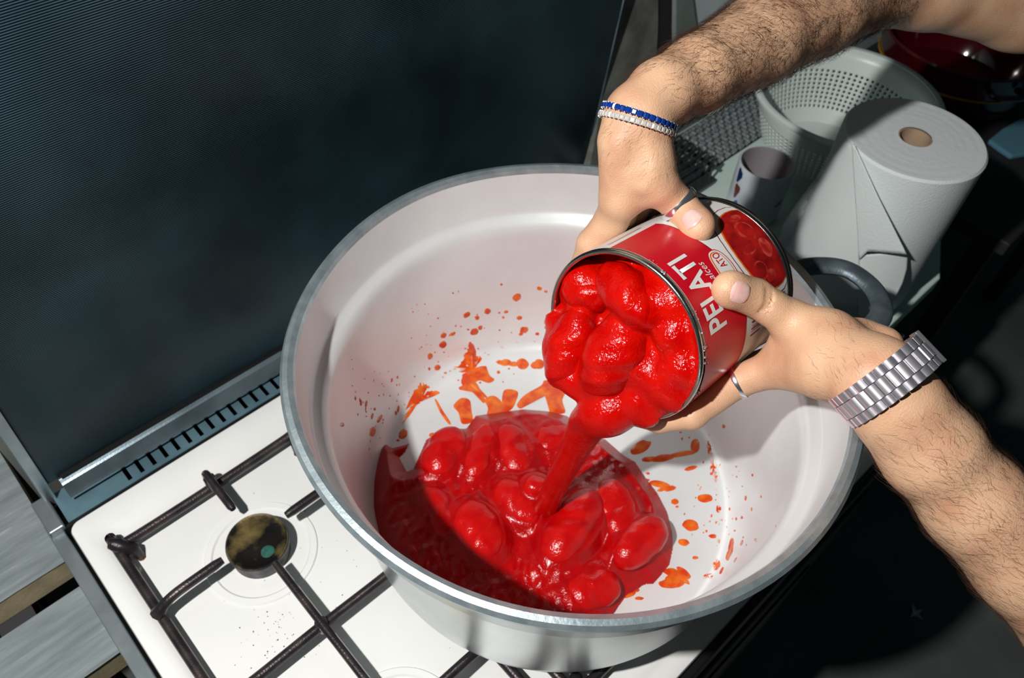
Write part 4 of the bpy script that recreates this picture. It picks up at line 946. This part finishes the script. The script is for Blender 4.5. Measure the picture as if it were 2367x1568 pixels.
# wrist watch: links of a steel strap round the wrist
def watch():
    p = at(2043, 882, .6025); ax = at(2112, 966, .606)-at(1978, 820, .600); vd = (CAM-p)/np.linalg.norm(CAM-p); ax = ax-vd*(ax@vd)*0.85; ax, a, b_ = frame_at(p, ax)
    # direction of the strap across the wrist as seen: from lower left to upper right
    e = empty('wristwatch', p, 'steel wristwatch with three-row link strap on the lower wrist', 'watch')
    ra, rb = 0.0362, 0.0372; n_ = 27; W = 0.0265
    for k in range(n_):
        t = 2*PI*(k+0.5)/n_-0.2
        if 2.45 < (t % (2*PI)) < 3.85: continue
        q = p+ra*math.cos(t)*a+rb*math.sin(t)*b_; nr = math.cos(t)*a/ra+math.sin(t)*b_/rb; nr /= np.linalg.norm(nr); tg = np.cross(ax, nr); L = 2*PI*0.0368/n_
        for (y0, y1, sh, mt) in ((-W/2, -W*0.24, 0.0, M_watchb), (-W*0.22, W*0.22, 0.5, M_watchj), (W*0.24, W/2, 0.0, M_watchb)):
            qq = q+tg*L*sh; b = MB(); pr = [(-L*0.495, 0), (-L*0.44, 0.0014), (-L*0.24, 0.0024), (L*0.0, 0.0028), (L*0.26, 0.0024), (L*0.46, 0.0013), (L*0.495, 0)]
            v = [qq+tg*x+nr*z+ax*y for y in (y0, y1) for x, z in pr]; b.add(v, [tuple(range(7))[::-1], tuple(range(7, 14))]+[(i, (i+1) % 7, 7+(i+1) % 7, 7+i) for i in range(7)])
            b.build('link', mt, e, True)
    MB().lathe([(1, -W*0.44), (1, W*0.44)], p, 48, M=np.stack([a*(ra+0.0004), b_*(rb+0.0004), ax], 1)).build('strap_lining', M_black, e)
    # dial head on the hidden side of the wrist
    t = PI; q = p+ra*math.cos(t)*a+rb*math.sin(t)*b_; nr = -a
    Mr = np.stack([ax, np.cross(nr, ax), nr], 1)
    MB().lathe([(0.001, 0.0), (0.018, 0.0), (0.0195, 0.003), (0.0195, 0.007), (0.018, 0.0095), (0.0165, 0.010), (0.001, 0.010)], q, 40, M=Mr).build('case', M_steelj, e)
    MB().lathe([(0.0165, 0.0101), (0.001, 0.0103)], q, 40, M=Mr).build('dial', M_black, e)
    # fold-over clasp on the edge towards the pot
    t = -1.75; q = p+(ra+0.001)*math.cos(t)*a+(rb+0.001)*math.sin(t)*b_; nr = math.cos(t)*a/ra+math.sin(t)*b_/rb; nr /= np.linalg.norm(nr); tg = np.cross(ax, nr)
    b = MB(); pr = [(-0.010, 0.000), (-0.010, 0.0035), (0.010, 0.0035), (0.010, 0.000)]
    v = [q+tg*x+nr*z+ax*y for y in (-W*0.55, W*0.55) for x, z in pr]; b.add(v, [(3, 2, 1, 0), (4, 5, 6, 7)]+[(i, (i+1) % 4, 4+(i+1) % 4, 4+i) for i in range(4)]); b.build('clasp', M_steelj, e, False, 0.0006)
watch()

#@@COUNTER
# ---------------------------------------------------------------- things on the worktop
# paper roll
RC = np.array([1.057, -0.3715]); RR, RH = 0.0917, 0.255
roll = empty('paper_towel_roll', (RC[0], RC[1], 0), 'large white paper towel roll standing on the worktop', 'paper roll')
MB().lathe([(0.020, 0.0), (RR-0.003, 0.0), (RR, 0.003), (RR, RH-0.004), (RR-0.003, RH-0.001)], (*RC, 0), 96).build('paper', M_emboss, roll)
pr = []
for k in range(24):
    r_ = RR-0.003-(RR-0.003-0.0215)*k/23; pr.append((r_, RH-0.001+0.00015*random.uniform(-1, 1)))
MB().lathe(pr, (*RC, 0), 96).build('paper_end', M_paperend, roll)
MB().lathe([(0.0195, 0.0), (0.0215, 0.0), (0.0215, RH-0.002), (0.0195, RH-0.002)], (*RC, 0), 40, True).build('core', M_card, roll)
MB().lathe([(0.0196, RH-0.05), (0.0005, RH-0.05)], (*RC, 0), 40).build('core_plug', M_card, roll)
def roll_hit(x, y):
    """nearest point of the roll's side to the line of sight, and the outward direction there"""
    d3 = ray(x, y); d = d3[:2]; o_ = CAM[:2]-RC; a = d@d; b_ = 2*d@o_; c_ = o_@o_-RR*RR; D = b_*b_-4*a*c_
    t = (-b_-math.sqrt(max(D, 0)))/2/a; p = CAM+d3*t; n_ = np.array([p[0]-RC[0], p[1]-RC[1], 0.0]); return p, n_/np.linalg.norm(n_), d3/np.linalg.norm(d3)
def sheet(name, px, lift, mt, D=12):
    """a loose sheet in front of the roll; lift(x, y) tells how far it hangs off the roll"""
    out = []; px = np.array(px, float); c = px.mean(0); v = []; f = []
    for i in range(len(px)):
        for k in range(8): out.append(px[i]+(px[(i+1) % len(px)]-px[i])*k/8)
    K = len(out)
    def pt(x, y): p, n_, d_ = roll_hit(x, y); return p-d_*(lift(x, y)/max(0.35, -(n_@d_)))
    for r_ in range(D, 0, -1):
        for q in out: v.append(pt(*(c+(q-c)*r_/D)))
    v.append(pt(*c))
    for j in range(K): f.append(((D-1)*K+j, (D-1)*K+(j+1) % K, D*K))
    for i in range(D-1):
        for j in range(K): f.append((i*K+j, i*K+(j+1) % K, (i+1)*K+(j+1) % K, (i+1)*K+j))
    b = MB(); b.add(v, f); o = b.build(name, mt, roll); s = o.modifiers.new('thick', 'SOLIDIFY'); s.thickness = 0.0005; return o
dg_ = lambda x, y: max(0.0, min(1.0, (x-1900-(y-330)*0.30)/130))
sheet('loose_sheet', [(1952, 326), (1972, 331), (1982, 420), (1986, 600), (1990, 720), (1880, 700), (1800, 560), (1812, 515), (1842, 470), (1895, 400)], lambda x, y: 0.003+0.010*max(0, (y-330)/260), M_paper)
sheet('folded_flap', [(1969, 331), (1976, 336), (2030, 455), (2096, 588), (2006, 581), (1986, 600), (1978, 470)], lambda x, y: 0.0035+(0.011+0.016*max(0, (x-1975)/120))*max(0, (y-330)/260), M_emboss)
sheet('torn_sheet', [(1984, 590), (2040, 586), (2098, 590), (2096, 622), (2086, 655), (2068, 690), (2048, 722), (1984, 740)], lambda x, y: 0.010+0.010*max(0, (y-590)/130), M_paper)
# mug
MC = np.array([1.062, -0.187]); MR, MH = 0.0436, 0.100
mug = empty('mug', (MC[0], MC[1], 0), 'white mug with blue prints standing between colander and paper roll', 'mug')
MB().lathe([(0.001, 0.0), (MR-0.005, 0.0), (MR-0.001, 0.004), (MR, 0.012), (MR, MH-0.002), (MR-0.001, MH), (MR-0.003, MH)], (*MC, 0), 64).build('body', M_mug, mug)
MB().lathe([(MR-0.003, MH), (MR-0.004, MH-0.004), (MR-0.0045, 0.02), (MR-0.012, 0.006), (0.001, 0.005)], (*MC, 0), 64).build('inside', M_mugin, mug)
hp = [(MC[0]+(MR+a)*math.cos(0.4), MC[1]+(MR+a)*math.sin(0.4), z) for a, z in ((-0.001, 0.078), (0.016, 0.080), (0.028, 0.066), (0.028, 0.046), (0.016, 0.030), (-0.001, 0.028))]
MB().tube(catmull(hp, 5), 0.0058, 10).build('handle', M_mug, mug)
def mugpatch(name, x, y, sx, sz, mt):
    d = ray(x, y)[:2]; o_ = CAM[:2]-MC; a = d@d; b_ = 2*d@o_; c_ = o_@o_-MR**2; t = (-b_-math.sqrt(max(0, b_*b_-4*a*c_)))/2/a; p = CAM+ray(x, y)*t; a0 = math.atan2(p[1]-MC[1], p[0]-MC[0])
    v = [(MC[0]+(MR+0.0004)*math.cos(a0), MC[1]+(MR+0.0004)*math.sin(a0), p[2])]; f = []
    for k in range(12):
        g = 2*PI*k/12; rr_ = 1+0.22*math.sin(3*g+x); v.append((MC[0]+(MR+0.0004)*math.cos(a0+sx*rr_*math.cos(g)/MR), MC[1]+(MR+0.0004)*math.sin(a0+sx*rr_*math.cos(g)/MR), p[2]+sz*rr_*math.sin(g)))
    for k in range(12): f.append((0, 1+k, 1+(k+1) % 12))
    b = MB(); b.add(v, f); b.build(name, mt, mug)
mugpatch('print', 1710, 405, 0.006, 0.013, M_navy); mugpatch('print', 1703, 440, 0.006, 0.013, M_redprint); mugpatch('print', 1700, 470, 0.005, 0.006, M_blue)
mugpatch('print', 1803, 468, 0.0055, 0.0045, M_blue); mugpatch('print', 1795, 476, 0.003, 0.003, M_blue)

# colander with real holes
KC = np.array([1.272, -0.186]); KR, KH = 0.149, 0.135
kol = empty('colander', (KC[0], KC[1], 0), 'white plastic colander with rows of small holes behind the paper roll', 'colander')
prof = [(0.092, 0.016), (0.104, 0.024), (0.114, 0.042), (0.121, 0.060), (0.127, 0.078), (0.133, 0.096), (0.139, 0.114), (0.145, KH)]
segs = 84
def kr(z): return np.interp(z, [p[1] for p in prof], [p[0] for p in prof])
v = []; f = []
def kp(i, z): g = 2*PI*i/segs; r_ = kr(z); return (KC[0]+r_*math.cos(g), KC[1]+r_*math.sin(g), z)
zr = np.linspace(0.034, 0.100, 10)
def ringv(z):
    n0 = len(v); v.extend(kp(i, z) for i in range(segs)); return n0
r0 = ringv(0.016); r1 = ringv(zr[0]); 
for i in range(segs): f.append((r0+i, r0+(i+1) % segs, r1+(i+1) % segs, r1+i))
prev = r1
for k in range(len(zr)-1):
    cur = ringv(zr[k+1]); zm = (zr[k]+zr[k+1])/2; hz = (zr[k+1]-zr[k])/2
    for i in range(segs):
        c4 = [prev+i, prev+(i+1) % segs, cur+(i+1) % segs, cur+i]
        n0 = len(v); hs = []
        for q in range(8):
            g = PI/8+2*PI*q/8-PI*0.75-PI/8; du = 0.30*math.cos(g); dz = 0.0024*math.sin(g); v.append(kp(i+0.5+du*0.8, zm+dz)); hs.append(n0+q)
        # corners order: (-,-),(+,-),(+,+),(-,+) ; hole points start at -135 degrees
        for q in range(4):
            a_ = c4[q]; b_ = c4[(q+1) % 4]; h0, h1, h2 = hs[2*q], hs[2*q+1], hs[(2*q+2) % 8]
            f += [(a_, b_, h1), (a_, h1, h0), (b_, h2, h1)]
    prev = cur
rt_ = ringv(0.118); 
for i in range(segs): f.append((prev+i, prev+(i+1) % segs, rt_+(i+1) % segs, rt_+i))
r2_ = ringv(KH)
for i in range(segs): f.append((rt_+i, rt_+(i+1) % segs, r2_+(i+1) % segs, r2_+i))
f.append(tuple(r0+i for i in range(segs)))
b = MB(); b.add(v, f); o = b.build('bowl', M_plastic, kol); s = o.modifiers.new('thick', 'SOLIDIFY'); s.thickness = 0.0022; s.offset = 0
MB().lathe([(KR-0.003, KH-0.006), (KR+0.005, KH-0.004), (KR+0.006, KH+0.001), (KR+0.001, KH+0.003), (KR-0.005, KH+0.002)], (*KC, 0), 96, True).build('rim', M_plastic, kol)
MB().lathe([(0.085, 0.0), (0.094, 0.0), (0.094, 0.016), (0.085, 0.016)], (*KC, 0), 64, True).build('foot_ring', M_plastic, kol)

# woven black mat lying along the wall, every strip its own piece
mat_ = empty('woven_mat', (1.17, 0.0, 0), 'black woven plastic mat lying on the worktop along the wall', 'mat')
mx0, mx1, my0, my1 = 1.08, 1.36, -0.078, 0.024; ps = 0.0098
nx_, ny_ = int((mx1-mx0)/ps), int((my1-my0)/ps)
def strip(n_, amp0):
    b = MB(); v = []; f = []; K = n_*4
    for k in range(K+1):
        x = ps*n_*k/K; z = amp0*math.sin(PI*x/ps+PI/2*0)
        for y, zz in ((-ps*0.40, 0.0), (0, 0.0011), (ps*0.40, 0.0)): v.append((x, y, 0.0045+z*0.0026+zz))
    for k in range(K):
        for j in range(2): f.append((k*3+j, (k+1)*3+j, (k+1)*3+j+1, k*3+j+1))
    return mesh('strip', v, f)
ms = {}
for ax_, n_, cnt in (('x', nx_, ny_), ('y', ny_, nx_)):
    for sgn in (1, -1):
        me = strip(n_, sgn if ax_ == 'x' else sgn)
        me.materials.append(M_weave)
        for p in me.polygons: p.use_smooth = True
        ms[(ax_, sgn)] = me
for j in range(ny_):
    o = bpy.data.objects.new('strip', ms[('x', 1 if j % 2 else -1)]); COL.objects.link(o); o.parent = mat_
    o.location = (mx0-1.17, my0+ps*(j+0.5), 0)
for i in range(nx_):
    o = bpy.data.objects.new('strip', ms[('y', -1 if i % 2 else 1)]); COL.objects.link(o); o.parent = mat_
    o.location = (mx0+ps*(i+0.5)-1.17, my0, 0); o.rotation_euler = (0, 0, PI/2)
MB().box(mx0, mx1, my0, my1, 0.0002, 0.0015).build('backing', M_rackm, mat_, False)

# black slotted rack next to the mat
rk = empty('slotted_rack', (0.99, 0.0, 0), 'black slotted dish rack between the stove and the woven mat', 'rack')
MB().box(0.945, 1.075, -0.105, 0.024, 0.0, 0.012).build('tray', M_rackm, rk, False, 0.003)
for k in range(9):
    y = -0.096+0.0142*k; MB().tube([(0.955, y, 0.012), (0.957, y, 0.055), (0.963, y, 0.062), (1.055, y, 0.062), (1.063, y, 0.055), (1.066, y, 0.012)], 0.0023, 8).build('slat', M_rackm, rk)
for x in (0.957, 1.063): MB().tube([(x, -0.102, 0.040), (x, 0.022, 0.040)], 0.003, 8).build('rail', M_rackm, rk)

# red lacquered pan on the added black table
QC = np.array([1.86, -0.165]); red = empty('red_pan', (QC[0], QC[1], TZ), 'dark red lacquered pan with a yellow line, on the added black table', 'pan')
MB().lathe([(0.001, 0.001), (0.12, 0.001), (0.15, 0.012), (0.165, 0.05), (0.170, 0.115), (0.174, 0.120), (0.171, 0.124), (0.166, 0.120), (0.160, 0.05), (0.14, 0.012), (0.001, 0.008)], (*QC, TZ), 72).build('body', M_redbowl, red)
MB().lathe([(0.1665, 0.066), (0.1675, 0.0665), (0.1680, 0.0700), (0.1670, 0.0705)], (*QC, TZ), 72, True).build('painted_line', M_yellow, red)
for s in (0, PI):
    ca, sa = math.cos(s+0.9), math.sin(s+0.9)
    MB().tube(catmull([(QC[0]+ca*0.168-sa*0.03, QC[1]+sa*0.168+ca*0.03, 0.1+TZ), (QC[0]+ca*0.2-sa*0.028, QC[1]+sa*0.2+ca*0.028, 0.102+TZ), (QC[0]+ca*0.2+sa*0.028, QC[1]+sa*0.2-ca*0.028, 0.102+TZ), (QC[0]+ca*0.168+sa*0.03, QC[1]+sa*0.168-ca*0.03, 0.1+TZ)], 5), 0.006, 8).build('handle', M_redbowl, red)

# scrap of paper on the floor
c = onz(2117, 1417, FZ+0.004); v = [c]; f = []
for k, (dx, dy, dz) in enumerate(((0.012, 0.020, .006), (0.004, 0.004, .0), (0.016, -0.006, .004), (0.002, -0.006, 0), (-0.006, -0.020, .005), (-0.007, -0.002, 0), (-0.022, 0.004, .003), (-0.004, 0.006, 0))): v.append(c+np.array((dx, dy, dz))*0.9)
for k in range(8): f.append((0, 1+k, 1+(k+1) % 8))
b = MB(); b.add(v, f); o = b.build('paper_scrap', M_scrap, None, False); s = o.modifiers.new('thick', 'SOLIDIFY'); s.thickness = 0.0015; s.offset = 0
tag(o, 'tiny white paper scrap lying on the dark floor', 'scrap')
